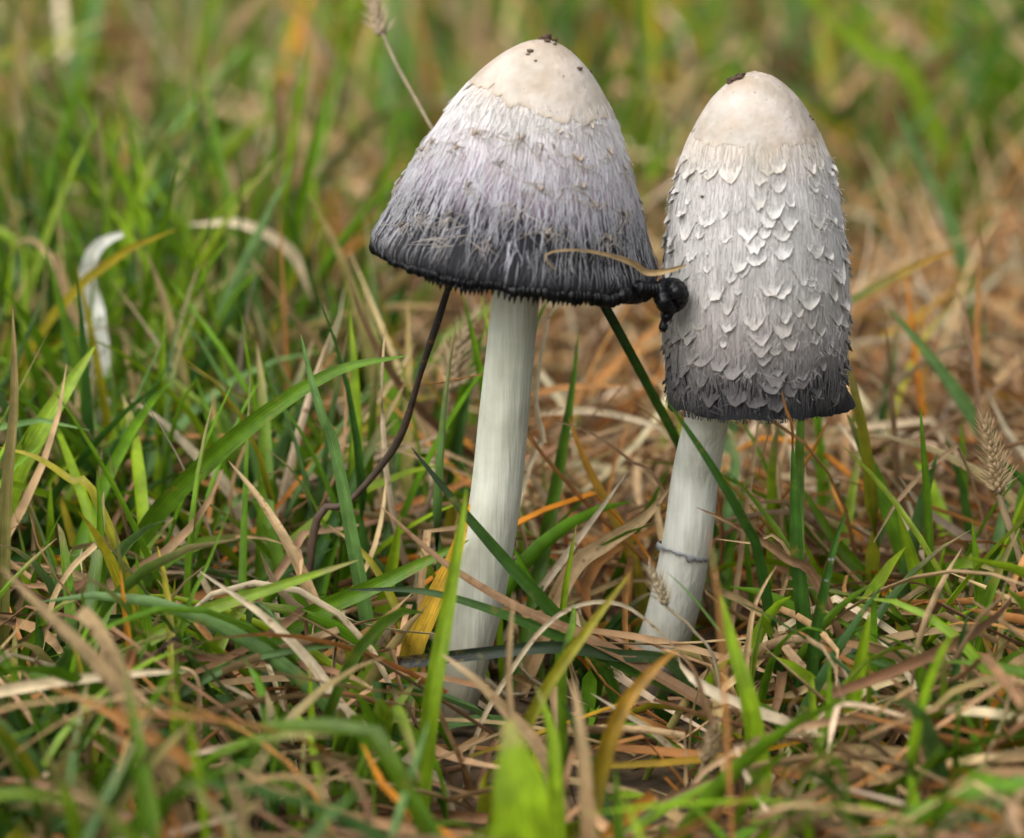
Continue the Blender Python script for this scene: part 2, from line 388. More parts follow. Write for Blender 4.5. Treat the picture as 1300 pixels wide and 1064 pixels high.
# brown-tipped tufts and curled scales
tufts = [(610, 172, 11, .8), (661, 180, 13, 1), (689, 192, 9, .7), (729, 205, 15, 1), (771, 196, 12, .6), (681, 242, 13, 1), (515, 238, 8, .7), (697, 296, 14, .8), (566, 309, 11, .3),
         (618, 310, 9, .6), (578, 278, 9, .6), (545, 198, 10, .8), (546, 281, 9, .3), (752, 262, 12, .8), (499, 231, 8, .8), (790, 275, 10, .5), (588, 194, 9, .6), (558, 187, 9, .6),
         (813, 262, 8, .5), (640, 215, 8, .2), (705, 170, 9, .3), (750, 165, 10, .4), (790, 220, 9, .6), (600, 240, 8, .3), (655, 268, 9, .4), (735, 240, 9, .5), (520, 290, 9, .5), (770, 305, 9, .6)]
r1 = np.random.default_rng(8)
spots = [b1.pick(px, py - 14) + (wv, br) for px, py, wv, br in tufts]
for i in range(30): spots.append((r1.uniform(np.pi * 1.05, np.pi * 1.95), r1.uniform(110, 250), r1.uniform(8, 13), r1.random()))
for th0, S0, wv, br in spots:
    def cf(S, br=br): return ramp(S, [(90, (.60, .54, .48)), (150, (.48, .44, .43)), (200, (.33, .31, .31)), (250, (.18, .17, .175)), (290, (.10, .095, .09))]) * (1 - br * np.array([.25, .4, .58]))
    build_scale(b1, th0, S0, wv * r1.uniform(.4, .75), r1.uniform(12, 17), r1.uniform(3, 6), r1.uniform(.5, 1), cf, cap1, base1, 0.35 * (1 - br * .6), r1)
hp, hc = [], []
for th0, S0, wv, br in spots:                       # frayed hairs round every tuft
    for _ in range(17):
        ta = th0 + r1.normal(0, wv * 1.1) / max(b1.r(S0), 20); sa = S0 + r1.uniform(4, 18); q = np.linspace(0, 1, 7)
        dirn = r1.normal(0, 1); ll = r1.uniform(8, 26)
        hp.append(b1.pos(ta + dirn * ll * 0.7 * q / max(b1.r(S0), 20), sa + ll * q * r1.uniform(-.2, 1) , 0.8 + (4 * r1.random() + 2) * np.sin(q * r1.uniform(1.5, 3.2))) - base1)
        hc.append(np.array([.55, .5, .45]) * r1.uniform(.5, 1.1) * (1 - br * np.array([.2, .35, .5]) * r1.random()))
hp = np.array(hp); v, f = strands(hp, np.full(hp.shape[:2], 0.52 * b1.u) * np.linspace(1, .5, 7)[None])
tag(obj('frayed_hair', mesh('frayed_hair', v, f, np.repeat(np.array(hc), 21, 0), mat=M_fibre), cap1), kind='stuff')
crumbs(b1, [(700, 50, 6), (708, 51, 5), (694, 53, 4), (716, 54, 4), (688, 50, 4), (674, 66, 4), (671, 70, 3), (734, 88, 4), (704, 57, 3), (712, 48, 4), (752, 92, 3), (680, 78, 2.5), (697, 48, 5)], base1, cap1)
# rolled inky rim with gill ridges
nr = 1300; th = np.linspace(0, 2 * np.pi, nr, endpoint=False)
rim_r = 8.8 - 2.8 + 1.2 * wob(th, 41, 4, 1) + 1.6 * wob(th * 7, 42, 4) + 1.0 * wob(th * 31, 47, 4) + 5.0 * np.exp(-((np.angle(np.exp(1j * (th - 0.55)))) / 0.6) ** 2)
ridge = 1 + 0.26 * np.sin(th * 165 + 5.0 * wob(th * 9, 43, 4)) * (0.6 + 0.55 * wob(th * 7, 44, 4)) + 0.10 * wob(th * 83, 48, 4)
cS = 288 + 3.0 * wob(th * 5, 45, 4) + 2.2 * wob(th * 17, 46, 4)
cen = b1.pos(th, np.minimum(cS, 287), -3.0 + 0 * th) + b1.a * (cS - 285)[:, None] * b1.u
rad_dir = np.cos(th)[:, None] * b1.e1 + np.sin(th)[:, None] * b1.e2
an = np.linspace(0, 2 * np.pi, 12, endpoint=False)
v = cen[:, None] + (np.cos(an)[None, :, None] * rad_dir[:, None] + np.sin(an)[None, :, None] * b1.a) * ((rim_r * ridge)[:, None, None] * b1.u)
f = gridfaces(nr + 1, 12, True) % (nr * 12)
rim = obj('ink_rim', mesh('ink_rim', v - base1, f, mat=M_ink), cap1)
tv, tf = [], []
for i, t0 in enumerate(np.cumsum(r1.uniform(.024, .046, 34)) + 1.0):
    jj = int((t0 % (2 * np.pi)) / (2 * np.pi) * nr); c0 = cen[jj] + b1.a * 4.5 * b1.u; h = (8 + 4 * r1.random()) * (0.55 + 0.45 * math.sin((t0 - .95) / 1.3 * np.pi)) * b1.u
    e = np.array([-math.sin(t0), math.cos(t0), 0]); tx = b1.e1 * e[0] + b1.e2 * e[1]
    w_ = 3.2 * b1.u
    tv += [c0 - tx * w_ - rad_dir[jj] * w_, c0 + tx * w_ - rad_dir[jj] * w_, c0 + tx * w_ + rad_dir[jj] * w_, c0 - tx * w_ + rad_dir[jj] * w_, c0 + b1.a * (h + 3 * b1.u)]
    o = i * 5; tf += [[o, o + 1, o + 4], [o + 1, o + 2, o + 4], [o + 2, o + 3, o + 4], [o + 3, o, o + 4], [o, o + 2, o + 1], [o, o + 3, o + 2]]
tag(obj('gill_teeth', mesh('gill_teeth', np.array(tv) - base1, tf, mat=M_ink), cap1), kind='stuff')
# gills under the cap
nth = 480; th = np.linspace(0, 2 * np.pi, nth, endpoint=False); q = np.linspace(0, 1, 14)[:, None]
SG = 290 - 120 * q; RG = 174 * (1 - q) + 20 * q + 3 * np.cos(th * 120)[None] * (1 - q)
gv = b1.A + (b1.a * SG[..., None] + (np.cos(th)[None, :, None] * b1.e1 + np.sin(th)[None, :, None] * b1.e2) * RG[..., None]) * b1.u
obj('gills', mesh('gills', gv - base1, gridfaces(14, nth, True), mat=M_ink), cap1)
# knot of ink hanging off the rim against the other cap
q = np.linspace(0, 1, 170)
ang = q * 4 * np.pi + 0.4
ipx = 851 + (13 * (1 - .35 * q)) * np.cos(ang) + 2 * q; ipy = 372 + 12 * np.sin(ang) + 7 * q
YK = Y1 - 0.0105
ip = np.array([at(a_, b_, YK - 0.0012 * math.cos(2.1 * c_) - 0.0018 * c_ / 12) for a_, b_, c_ in zip(ipx, ipy, ang)])
v, f = tube(ip, (11 * (1 + 0.07 * np.sin(q * 250) + .08 * np.sin(q * 31))) * np.minimum(1, np.minimum(q * 14 + .2, (1 - q) * 14 + .15)) * b1.u, 12)
kn = obj('ink_knot', mesh('ink_knot', v - base1, f, mat=M_ink), m1)
q = np.linspace(0, 1, 60); ip = np.array([at(804 + 42 * t_, 363 + 5 * math.sin(t_ * 3), YK - 0.0055 * (1 - t_)) for t_ in q])
v, f = tube(ip, (9 * (1 + 0.13 * np.sin(q * 55))) * np.minimum(1, q * 8 + .1) * b1.u, 12); obj('ink_roll', mesh('ink_roll', v - base1, f, mat=M_ink), m1)
q = np.linspace(0, 1, 30); ip = np.array([at(852 - 10 * t_ + 3 * math.sin(t_ * 7), 384 + 38 * t_, YK - 0.0008) for t_ in q])
v, f = tube(ip, (6.5 - 1.5 * q + 1.2 * np.sin(q * 17)) * np.minimum(1, (1 - q) * 7 + .25) * b1.u, 10); obj('drip', mesh('drip', v - base1, f, mat=M_ink), kn)
# stem
def stem(name, pts, base, parent, tcol):
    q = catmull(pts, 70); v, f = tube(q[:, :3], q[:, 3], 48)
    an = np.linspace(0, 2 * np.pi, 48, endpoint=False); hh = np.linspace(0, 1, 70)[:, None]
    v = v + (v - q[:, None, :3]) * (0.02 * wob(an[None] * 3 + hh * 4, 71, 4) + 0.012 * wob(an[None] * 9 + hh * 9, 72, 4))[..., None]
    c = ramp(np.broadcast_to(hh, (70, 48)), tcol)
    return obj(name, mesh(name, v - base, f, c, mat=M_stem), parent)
def sp_(px, py, Y, wpx): return (*at(px, py, Y), wpx / 2 * pxm(Y))
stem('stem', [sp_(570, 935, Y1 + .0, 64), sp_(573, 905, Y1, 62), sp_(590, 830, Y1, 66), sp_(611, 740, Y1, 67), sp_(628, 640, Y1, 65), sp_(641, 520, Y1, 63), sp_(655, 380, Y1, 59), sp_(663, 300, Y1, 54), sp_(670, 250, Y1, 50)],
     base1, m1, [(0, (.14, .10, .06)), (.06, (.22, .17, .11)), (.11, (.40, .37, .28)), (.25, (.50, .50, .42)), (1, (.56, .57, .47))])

# ---- the taller, cylindrical shaggy mushroom
B2 = atz(818, 886, 0.0); YS = B2[1]; Y2 = Y1 + 0.002
b2 = Body(at(958, 91, Y2), at(961, 515, Y2), 425.0,
          [(0, 0), (3, 14), (12, 30), (37, 56), (72, 77), (112, 93), (162, 104), (212, 111), (272, 115.5), (332, 115), (392, 112), (440, 111)], 55, 0.02)
m2 = empty('ink_cap_mushroom', B2)
tag(m2, 'tall cylindrical shaggy ink cap mushroom with white scaly cap and black lower edge', 'mushroom', 'ink cap mushrooms')
base2 = B2
def col2(S):
    return ramp(S, [(0, (.70, .61, .50)), (80, (.64, .57, .49)), (130, (.60, .575, .555)), (220, (.58, .56, .545)), (280, (.49, .462, .442)), (325, (.34, .312, .30)), (355, (.20, .185, .18)), (380, (.095, .09, .09)), (404, (.045, .043, .044)), (416, (.02, .02, .021)), (430, (.012, .012, .013))])
def srim(th): return 424 + 6 * np.sin(th + 2.2) + 4 * wob(th * 2, 61, 4) + 1.5 * wob(th * 15, 62, 4)
nth, ns = 420, 150
T1 = np.linspace(0, 2 * np.pi, nth) - np.pi / 2; q = np.linspace(0, 1, ns)[:, None] ** 1.15
SS = q * srim(T1)[None]; TH = np.broadcast_to(T1, SS.shape)
flare = 14 * np.exp(-(np.angle(np.exp(1j * (TH - 0.05))) / 0.22) ** 2) * smoothstep(395, 430, SS) + 3 * smoothstep(405, 428, SS) * wob(TH * 3, 63, 4)
ink2 = -0.35 + 1.15 * smoothstep(310, 420, SS)
v = b2.pos(TH, SS, flare + 0.8 * wob(TH * 37 + SS * .02, 64, 4) * smoothstep(120, 200, SS))
cap2 = obj('cap', mesh('cap', v - base2, gridfaces(ns, nth), col2(SS + 6 * wob(TH * 9, 65, 4)), np.stack([(TH + np.pi / 2) / (2 * np.pi), SS / 300], -1), mat=M_cap, extra={'ink': ink2}), m2)
nk = 260; th = np.linspace(0, 2 * np.pi, nk, endpoint=False)
edge = 82 + 9 * wob(th, 71, 4, 1.0) + 6 * wob(th * 6, 72, 4) + 2.5 * wob(th * 17, 73, 3) + 34 * np.exp(-(np.angle(np.exp(1j * (th - 1.5))) / 0.17) ** 2)
bt = np.linspace(0, 1, 26)[:, None] ** 0.8; S_ = bt * edge[None]; T_ = np.broadcast_to(th, S_.shape)
off = 1.0 - 0.1 * smoothstep(0.8, 1, bt) * (1 + 1.5 * wob(T_ * 9, 75, 4)) + 0 * S_
cc = ramp(S_, [(0, (.48, .40, .33)), (30, (.53, .47, .415)), (70, (.55, .50, .455)), (110, (.58, .54, .50))]) * (1 - 0.1 * smoothstep(0.93, 1, bt)[..., None] * np.array([0.4, 0.8, 1.4]))
obj('crown_skin', mesh('crown_skin', b2.pos(T_, S_, off) - base2, gridfaces(26, nk, True), cc, mat=M_crown), cap2)
r2 = np.random.default_rng(14)
row = 0; S0 = 92.0; nsc = 0; hp = []; hc = []
while S0 < 392:
    per = 2 * np.pi * b2.r(S0 + 10); step = 24 if S0 < 330 else 22
    cnt = int(per / (step * 1.12))
    for i in range(cnt):
        if r2.random() < (0.28 if S0 < 160 else 0.06): continue
        th0 = (i + 0.5 * (row % 2) + r2.uniform(-.38, .38)) / cnt * 2 * np.pi
        s0 = S0 + r2.uniform(-11, 11); sz = r2.choice([.5, .7, .9, 1.1, 1.2], p=[.15, .25, .3, .2, .1]) * r2.uniform(.88, 1.12)
        back = math.sin(th0) < -0.35
        if nsc > 296 or (back and r2.random() < 0.72): continue
        dk = 1 - 0.1 * r2.random()
        build_scale(b2, th0, s0, 14.5 * sz * r2.uniform(.8, 1.35), 26 * sz * r2.uniform(.75, 1.2), r2.choice([1.2, 2.6, 4.0, 5.5], p=[.2, .35, .3, .15]) * r2.uniform(.8, 1.2) + (2.5 if abs(math.cos(th0)) > .85 else 0), r2.uniform(.0, .75), lambda S, dk=dk: np.minimum(col2(S + 2) * dk, .72), cap2, base2, 0.36, r2); nsc += 1
        for _ in range(5):
            q = np.linspace(0, 1, 6); ll = r2.uniform(6, 15); d_ = r2.normal(0, .6)
            ta = th0 + r2.normal(0, 8) / 110; sa = s0 + 27 * sz * r2.uniform(.5, .95)
            hp.append(b2.pos(ta + d_ * ll * q / 110, sa + ll * q * r2.uniform(.1, .9), 2 + r2.uniform(2, 7) * np.sin(q * r2.uniform(1, 2.6))) - base2); hc.append(np.minimum(col2(np.array(sa - 30.)) * r2.uniform(.9, 1.2), .75))
    S0 += 22; row += 1
n = 6500; k = 6; tt = np.linspace(0, 1, k)[None]
S0 = 76 + 336 * rng.random(n); L = rng.uniform(14, 36, n)
S = np.minimum(S0[:, None] + L[:, None] * tt, 424); t0 = rng.uniform(0, 2 * np.pi, (n, 1))
th = t0 + (rng.normal(0, 1.6, (n, 1)) * np.sin(tt * 4 + rng.uniform(0, 6, (n, 1))) + rng.normal(0, 1.6, (n, 1)) * tt) / 112
off = 0.4 + 0.5 * (S0 < 100)[:, None] + rng.uniform(0, .8, (n, 1)) + (rng.random((n, 1)) < 0.1) * tt ** 3 * rng.uniform(1, 5, (n, 1))
wd = rng.uniform(.3, .8, (n, 1)) * np.sin(np.pi * np.clip(tt * .93 + .05, 0, 1)) ** .6
fc = np.minimum(col2(S - 2) * rng.uniform(.85, 1.15, (n, 1, 1)), .75)
v, f, c = ribbons_on(b2, th, S, off, wd, base2, fc)
tag(obj('fibre_coat', mesh('fibre_coat', v, f, c, mat=M_fibre), cap2), kind='stuff')
hp = np.array(hp); v, f = strands(hp, np.full(hp.shape[:2], .36 * b2.u) * np.linspace(1, .5, 6)[None])
tag(obj('frayed_hair', mesh('frayed_hair', v, f, np.repeat(np.array(hc), 18, 0), mat=M_fibre), cap2), kind='stuff')
crumbs(b2, [(934, 102, 6), (940, 100, 5), (928, 106, 5), (944, 96, 4), (936, 97, 4), (925, 103, 4), (1030, 152, 3), (1027, 148, 2.5), (893, 250, 3)], base2, cap2)
nth = 360; th = np.linspace(0, 2 * np.pi, nth, endpoint=False); q = np.linspace(0, 1, 12)[:, None]
SG = srim(th)[None] - 2 - 90 * q; RG = (b2.r(srim(th)) - 2)[None] * (1 - q) + 20 * q + 2 * np.cos(th * 90)[None] * (1 - q)
gv = b2.A + (b2.a * SG[..., None] + (np.cos(th)[None, :, None] * b2.e1 + np.sin(th)[None, :, None] * b2.e2) * RG[..., None]) * b2.u
obj('gills', mesh('gills', gv - base2, gridfaces(12, nth, True), mat=M_ink), cap2)
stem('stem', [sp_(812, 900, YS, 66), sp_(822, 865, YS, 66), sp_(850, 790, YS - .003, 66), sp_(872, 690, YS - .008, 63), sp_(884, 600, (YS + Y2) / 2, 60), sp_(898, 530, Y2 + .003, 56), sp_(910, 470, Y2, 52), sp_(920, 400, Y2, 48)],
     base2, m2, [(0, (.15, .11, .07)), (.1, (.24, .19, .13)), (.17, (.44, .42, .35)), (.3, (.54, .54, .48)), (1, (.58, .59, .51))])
# thin torn ring, tilted on the stem, stained with ink
an = np.linspace(0, 2 * np.pi, 90, endpoint=False)
pc = at(867, 700, YS - .008); rr_ = 32.5 * pxm(YS)
u_ = np.array([0.93, 0.05, -0.30]); u_ /= np.linalg.norm(u_); w_ = np.array([0.05, -1, 0.1]); w_ /= np.linalg.norm(w_); nn = np.cross(u_, w_); nn = nn if nn[2] > 0 else -nn
ring = pc + (np.cos(an)[:, None] * u_ * 1.05 + np.sin(an)[:, None] * w_) * rr_
jg = wob(an * 4, 81, 4) + .6 * wob(an * 13, 83, 4)
rv = np.stack([ring + nn * .0004, ring + (ring - pc) * .02, ring + (ring - pc) * (.035 + .05 * jg)[:, None] - nn * (.0005 + .0006 * jg)[:, None]], 1)
rc = np.stack([np.full((90, 3), .40), np.full((90, 3), .24), np.full((90, 3), .04)], 1)
obj('ring', mesh('ring', rv - base2, gridfaces(91, 3) % 270, rc, mat=M_scale), m2)

# ------------------------------------------------------------------ grass blades seen one by one
PAL = {'inkg': ((.05, .10, .02), (.012, .013, .017)), 'g': ((.062, .135, .006), (.125, .255, .010)), 'lg': ((.135, .23, .008), (.24, .37, .012)), 'dg': ((.022, .066, .010), (.042, .115, .013)), 'bg': ((.07, .155, .032), (.15, .27, .08)),
       's': ((.36, .225, .10), (.52, .37, .195)), 'ps': ((.45, .35, .21), (.62, .52, .36)), 'b': ((.16, .085, .038), (.30, .18, .09)), 'o': ((.46, .17, .02), (.68, .27, .02)), 'ob': ((.32, .135, .035), (.49, .24, .075)),
       'y': ((.22, .18, .015), (.55, .30, .015)), 'wh': ((.6, .6, .52), (.78, .78, .72)), 'yg': ((.19, .24, .012), (.40, .34, .02)), 'gs': ((.15, .20, .025), (.44, .32, .14)), 'gi': ((.05, .13, .012), (.015, .02, .016)), 'go': ((.10, .18, .012), (.50, .23, .02))}
DRY = {'s', 'ps', 'b', 'o', 'ob', 'y', 'wh', 'ink'}
def ribbon(path, width, fold, face, twist, na=5):
    n = len(path)
    tg = np.gradient(path, axis=0); tg /= np.linalg.norm(tg, axis=1, keepdims=True) + 1e-12
    side = np.cross(tg, face); side /= np.linalg.norm(side, axis=1, keepdims=True) + 1e-9; nrm = np.cross(side, tg)
    ca, sa = np.cos(twist)[:, None], np.sin(twist)[:, None]
    side, nrm = side * ca + nrm * sa, nrm * ca - side * sa
    a = np.linspace(-1, 1, na)
    return path[:, None] + side[:, None] * (a[None, :, None] * width[:, None, None] / 2) + nrm[:, None] * ((np.abs(a)[None, :, None] - .5) * fold * width[:, None, None])
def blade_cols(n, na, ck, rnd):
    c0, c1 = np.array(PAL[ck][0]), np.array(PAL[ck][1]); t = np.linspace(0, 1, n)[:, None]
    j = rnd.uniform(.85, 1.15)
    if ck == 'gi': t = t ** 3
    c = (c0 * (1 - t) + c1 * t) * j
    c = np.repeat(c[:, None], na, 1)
    if ck in ('g', 'lg', 'bg', 'dg') and na > 2:
        c[:, na // 2] *= 1.22
        c[:, 0] *= 0.9
    if ck in ('g', 'lg') and rnd.random() < 0.5: c[-3:] = c[-3:] * .4 + np.array([.40, .30, .14]) * .6
    return c
hero_n = 0
def hero(name, label, cat, pts, wpx, ck, fold=0.22, tw=0.3, tip=True, root=True, group=None, prof=None):
    """pts run root -> tip as picture position and depth Y; the root is carried on down into the turf"""
    global hero_n; hero_n += 1
    rnd = np.random.default_rng(100 + hero_n)
    P3 = [at(px, py, Y) for px, py, Y in pts]
    if root:
        p0 = P3[0]; g = gz(p0[0], p0[1])
        if p0[2] > g + 0.002:
            d = P3[0] - P3[1]; d = d / np.linalg.norm(d); dz = p0[2] - g
            h = np.array([d[0], d[1]]) ; h = h * min(1.0, 0.7 / (np.linalg.norm(h) + 1e-6)) * dz * .6
            x, y = p0[0] + h[0], p0[1] + h[1]
            P3 = [np.array([x, y, gz(x, y) - .002])] + P3
        else: P3[0][2] = min(P3[0][2], g - 0.001)
    path = catmull(P3, 30); n = len(path); t = np.linspace(0, 1, n)
    u = pxm(pts[len(pts) // 2][2])
    if prof is None: wv = np.minimum(1, 0.6 + 1.6 * t) * (np.power(np.clip(1 - np.power(t, 3.2), 0, 1), .8) if tip else 1) + (.05 if tip else 0)
    else: wv = np.interp(t, np.linspace(0, 1, len(prof)), prof)
    wv = wv * wpx * u * 1.08
    face = np.array([rnd.uniform(-.3, .3), -.9, rnd.uniform(.2, .6)])
    tw_ = tw * np.sin(t * rnd.uniform(2, 5) + rnd.uniform(0, 6))
    v = ribbon(path, wv, fold, face, tw_)
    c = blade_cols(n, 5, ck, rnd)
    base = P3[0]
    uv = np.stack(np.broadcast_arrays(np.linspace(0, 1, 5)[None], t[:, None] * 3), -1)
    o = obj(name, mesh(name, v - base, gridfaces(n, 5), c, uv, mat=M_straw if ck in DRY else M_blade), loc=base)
    return tag(o, label, cat, group)
Yf = Y1
G, D, = 'grass_leaf', 'dry_straw'
GB, DB = 'grass blade', 'dry grass'
def F(mm): return Y1 + mm / 1000.0
def hp_(*p): return [(a, b, F(c)) for a, b, c in p]
# beside and in front of the bell-shaped mushroom
hero(G, 'wide green blade arching up and over towards the slim pale stem', GB, hp_((150, 760, 25), (190, 665, 25), (260, 590, 22), (345, 520, 18), (430, 470, 14), (515, 452, 10)), 25, 'g', .18)
hero(G, 'dark green ink-flecked blade slanting across the pale stem of the bell-shaped mushroom', GB, hp_((765, 845, -10), (700, 775, -14), (640, 710, -16), (580, 640, -16), (522, 568, -14)), 17, 'gi', .25, .15)
hero(D, 'spotted orange-yellow blade standing close beside the pale stem', DB, hp_((503, 925, -6), (515, 850, -7), (545, 775, -8), (575, 712, -8), (597, 640, -8)), 27, 'y', .15, .2)
hero(G, 'tall bright green blurred blade rising close before the orange-yellow spotted blade', GB, hp_((538, 985, -62), (548, 890, -62), (565, 790, -60), (582, 690, -58), (592, 620, -56)), 22, 'lg', .2, .2)
hero(D, 'brown flattened straw lying diagonally across the base of both mushrooms', DB, hp_((920, 915, -26), (830, 855, -22), (740, 808, -22), (650, 768, -22), (560, 712, -20), (480, 640, -16)), 15, 'b', .2, .3, root=True)
hero(G, 'green blade with ink-black tip lying across the stem below the slanting dark blade', GB, hp_((900, 900, -18), (800, 850, -20), (700, 805, -22), (610, 770, -22), (530, 750, -20), (440, 749, -16)), 13, 'gi', .25, .2)
hero('ink_stained_leaf', 'blunt navy-black ink-stained blade lying across the foot of the pale stem', GB, hp_((860, 850, -20), (780, 832, -22), (700, 822, -24), (610, 830, -24), (505, 842, -24)), 15, 'inkg', .25, .1, tip=False)
hero(D, 'thin pale straw bent into an arch before the gap between the two stems', DB, hp_((608, 925, -34), (650, 850, -34), (690, 797, -34), (735, 768, -32), (790, 768, -30), (840, 805, -28), (880, 850, -26)), 6, 'ps', .2, .5, root=True)
hero(D, 'blurred tan straw standing upright before the foot of the pale stem', DB, hp_((648, 915, -75), (645, 850, -75), (652, 752, -74)), 11, 's', .2, .5)
hero(G, 'blurred yellow-green blade leaning towards the gap between the stems', GB, hp_((640, 985, -68), (690, 880, -66), (745, 800, -64), (800, 728, -62)), 17, 'yg', .2, .2)
hero('broad_leaf', 'short broad bright green leaf low before the pale stem', 'leaf', hp_((668, 1090, -135), (664, 1030, -135), (658, 980, -134), (645, 915, -132)), 80, 'lg', .12, .1, prof=[.3, .8, 1, 1, .8, .15])
hero(D, 'blurred straw slanting down from the ink-stained blade to the short broad leaf', DB, hp_((690, 960, -72), (640, 900, -70), (600, 860, -70), (560, 830, -68)), 16, 's', .2, .2)
hero(G, 'green wide blade lying low and pointing to the spotted orange-yellow blade', GB, hp_((330, 830, -2), (400, 778, -4), (480, 742, -6), (595, 686, -4)), 24, 'g', .18)
hero(D, 'long pale straw with rust marks sloping down from a fine pointed tip', DB, hp_((560, 995, -48), (505, 955, -46), (440, 905, -44), (395, 842, -42), (335, 782, -40), (253, 725, -38)), 14, 'ps', .25, .5)
hero(G, 'long light green blade slanting under the pale rust-marked straw', GB, hp_((110, 858, -34), (170, 822, -34), (250, 780, -34), (350, 746, -34), (455, 711, -32)), 20, 'lg', .22, .1)
hero(G, 'narrow green blade with long thin tip crossing the long light green slanting blade', GB, hp_((208, 900, -36), (222, 835, -36), (242, 762, -36), (262, 720, -36), (292, 645, -36)), 20, 'g', .25, .2, prof=[.6, 1, .9, .55, .3, .18, .05])
hero(D, 'vivid orange dead blade standing in green turf', DB, hp_((172, 890, -40), (165, 830, -40), (158, 775, -40), (153, 722, -40)), 11, 'o', .2, .3)
hero(D, 'thick pale straw leaning against the turf behind the long light green slanting blade', DB, hp_((450, 875, 10), (410, 790, 12), (370, 700, 14), (330, 635, 18), (290, 585, 22)), 15, 's', .3, .3)
hero(D, 'thick blurred straw sprawling downhill in the open turf, pale on top', DB, hp_((215, 985, -90), (170, 905, -92), (120, 840, -94), (60, 780, -96), (0, 720, -98)), 24, 's', .3, .2)
hero(D, 'shorter blurred straw leaning across the thick sprawling straw', DB, hp_((170, 900, -88), (150, 850, -90), (125, 800, -90), (102, 775, -90)), 18, 's', .3, .2, tip=False)
hero(D, 'long blurred brown straw lying below the thick sprawling straw', DB, hp_((250, 985, -95), (180, 930, -96), (120, 895, -96), (55, 868, -98)), 17, 'ob', .3, .2)
hero(D, 'curled blunt straw hooked over at its top beside the narrow pointed blade', DB, hp_((252, 960, -44), (253, 900, -44), (250, 862, -44), (235, 848, -43), (218, 850, -42)), 8, 's', .3, .4)
hero(G, 'pale blue-green narrow blade curving low beneath the long light green slanting blade', GB, hp_((195, 905, -42), (230, 880, -42), (300, 842, -42), (370, 826, -40), (450, 818, -36)), 12, 'bg', .2, .3)
hero(G, 'blue-green blade flat among fallen straw at the turf edge', GB, hp_((260, 1000, -52), (225, 945, -52), (170, 915, -52), (95, 905, -52)), 17, 'bg', .2, .2)
hero(D, 'pale twisted dead blade drooping near the rust-marked straw', DB, hp_((285, 870, -46), (320, 890, -46), (340, 920, -46), (352, 955, -48)), 10, 'ps', .3, .8, root=False)
hero(G, 'bright short blade standing in front of the rust-marked straw', GB, hp_((400, 985, -56), (397, 930, -56), (393, 840, -56)), 12, 'lg', .2, .2)
hero(D, 'tan straw leaning up behind the narrow pointed blade with blunt broken top', DB, hp_((60, 790, -20), (85, 730, -20), (122, 692, -20)), 8, 's', .3, .2, tip=False)
hero(G, 'blade with yellowish tip rising tall and thin in open turf', GB, hp_((5, 690, -10), (10, 600, -12), (18, 500, -12), (16, 392, -12)), 16, 'gs', .22, .2)
hero(G, 'broad light green blade leaning in open turf below the torn white blade', GB, hp_((10, 630, 40), (40, 565, 40), (80, 500, 42), (120, 440, 45)), 34, 'lg', .15, .1)
hero('torn_white_leaf', 'torn white bleached blade standing above the broad leaning green blade', DB, hp_((122, 425, 120), (117, 395, 120), (109, 360, 119), (116, 325, 117), (132, 306, 116), (156, 297, 115)), 32, 'wh', .1, .35, prof=[.05, .05, .1, .3, .6, .9, .75, 1, .8, .95, .6, .5, .2])
hero(D, 'bleached straw lying below the arching wide green blade, pale end', DB, hp_((300, 640, 60), (250, 580, 60), (205, 535, 62), (165, 507, 64)), 15, 'ps', .3, .3)
hero(G, 'stiff grey-green blade crossing the arching wide green blade', GB, hp_((430, 590, 8), (410, 530, 6), (395, 480, 6), (382, 425, 6)), 18, 'bg', .2, .2)
hero(G, 'yellow-green blade arching low among straw in open turf', GB, hp_((125, 640, 10), (90, 610, 12), (45, 580, 14), (0, 568, 16)), 14, 'yg', .2, .2)
hero(G, 'short green spear below the yellow-green arching blade', GB, hp_((128, 700, -14), (127, 650, -14), (123, 598, -14)), 13, 'g', .2, .2)
hero(D, 'pinkish brown stalk standing blurred in the far turf with broken top', DB, hp_((372, 290, 260), (375, 230, 260), (362, 175, 260), (355, 115, 260)), 20, 'b', .35, .2, tip=False)
hero(D, 'curved pale hay blade drooping over in the far turf', DB, hp_((400, 380, 170), (370, 320, 170), (310, 285, 170), (240, 285, 172)), 13, 'ps', .25, .3, root=False)
hero(D, 'hooked hay blade in far turf beside the torn white blade', DB, hp_((80, 360, 150), (62, 325, 150), (40, 303, 150), (18, 310, 150)), 17, 's', .25, .3)
hero(G, 'wide pale green blade leaning tall and soft in the far turf', GB, hp_((88, 150, 480), (100, 80, 480), (125, 0, 480), (140, -60, 480)), 34, 'bg', .2, .2)
hero(G, 'bright blade standing behind the arching wide green blade', GB, hp_((160, 300, 190), (175, 250, 190), (200, 190, 190)), 22, 'lg', .2, .2)
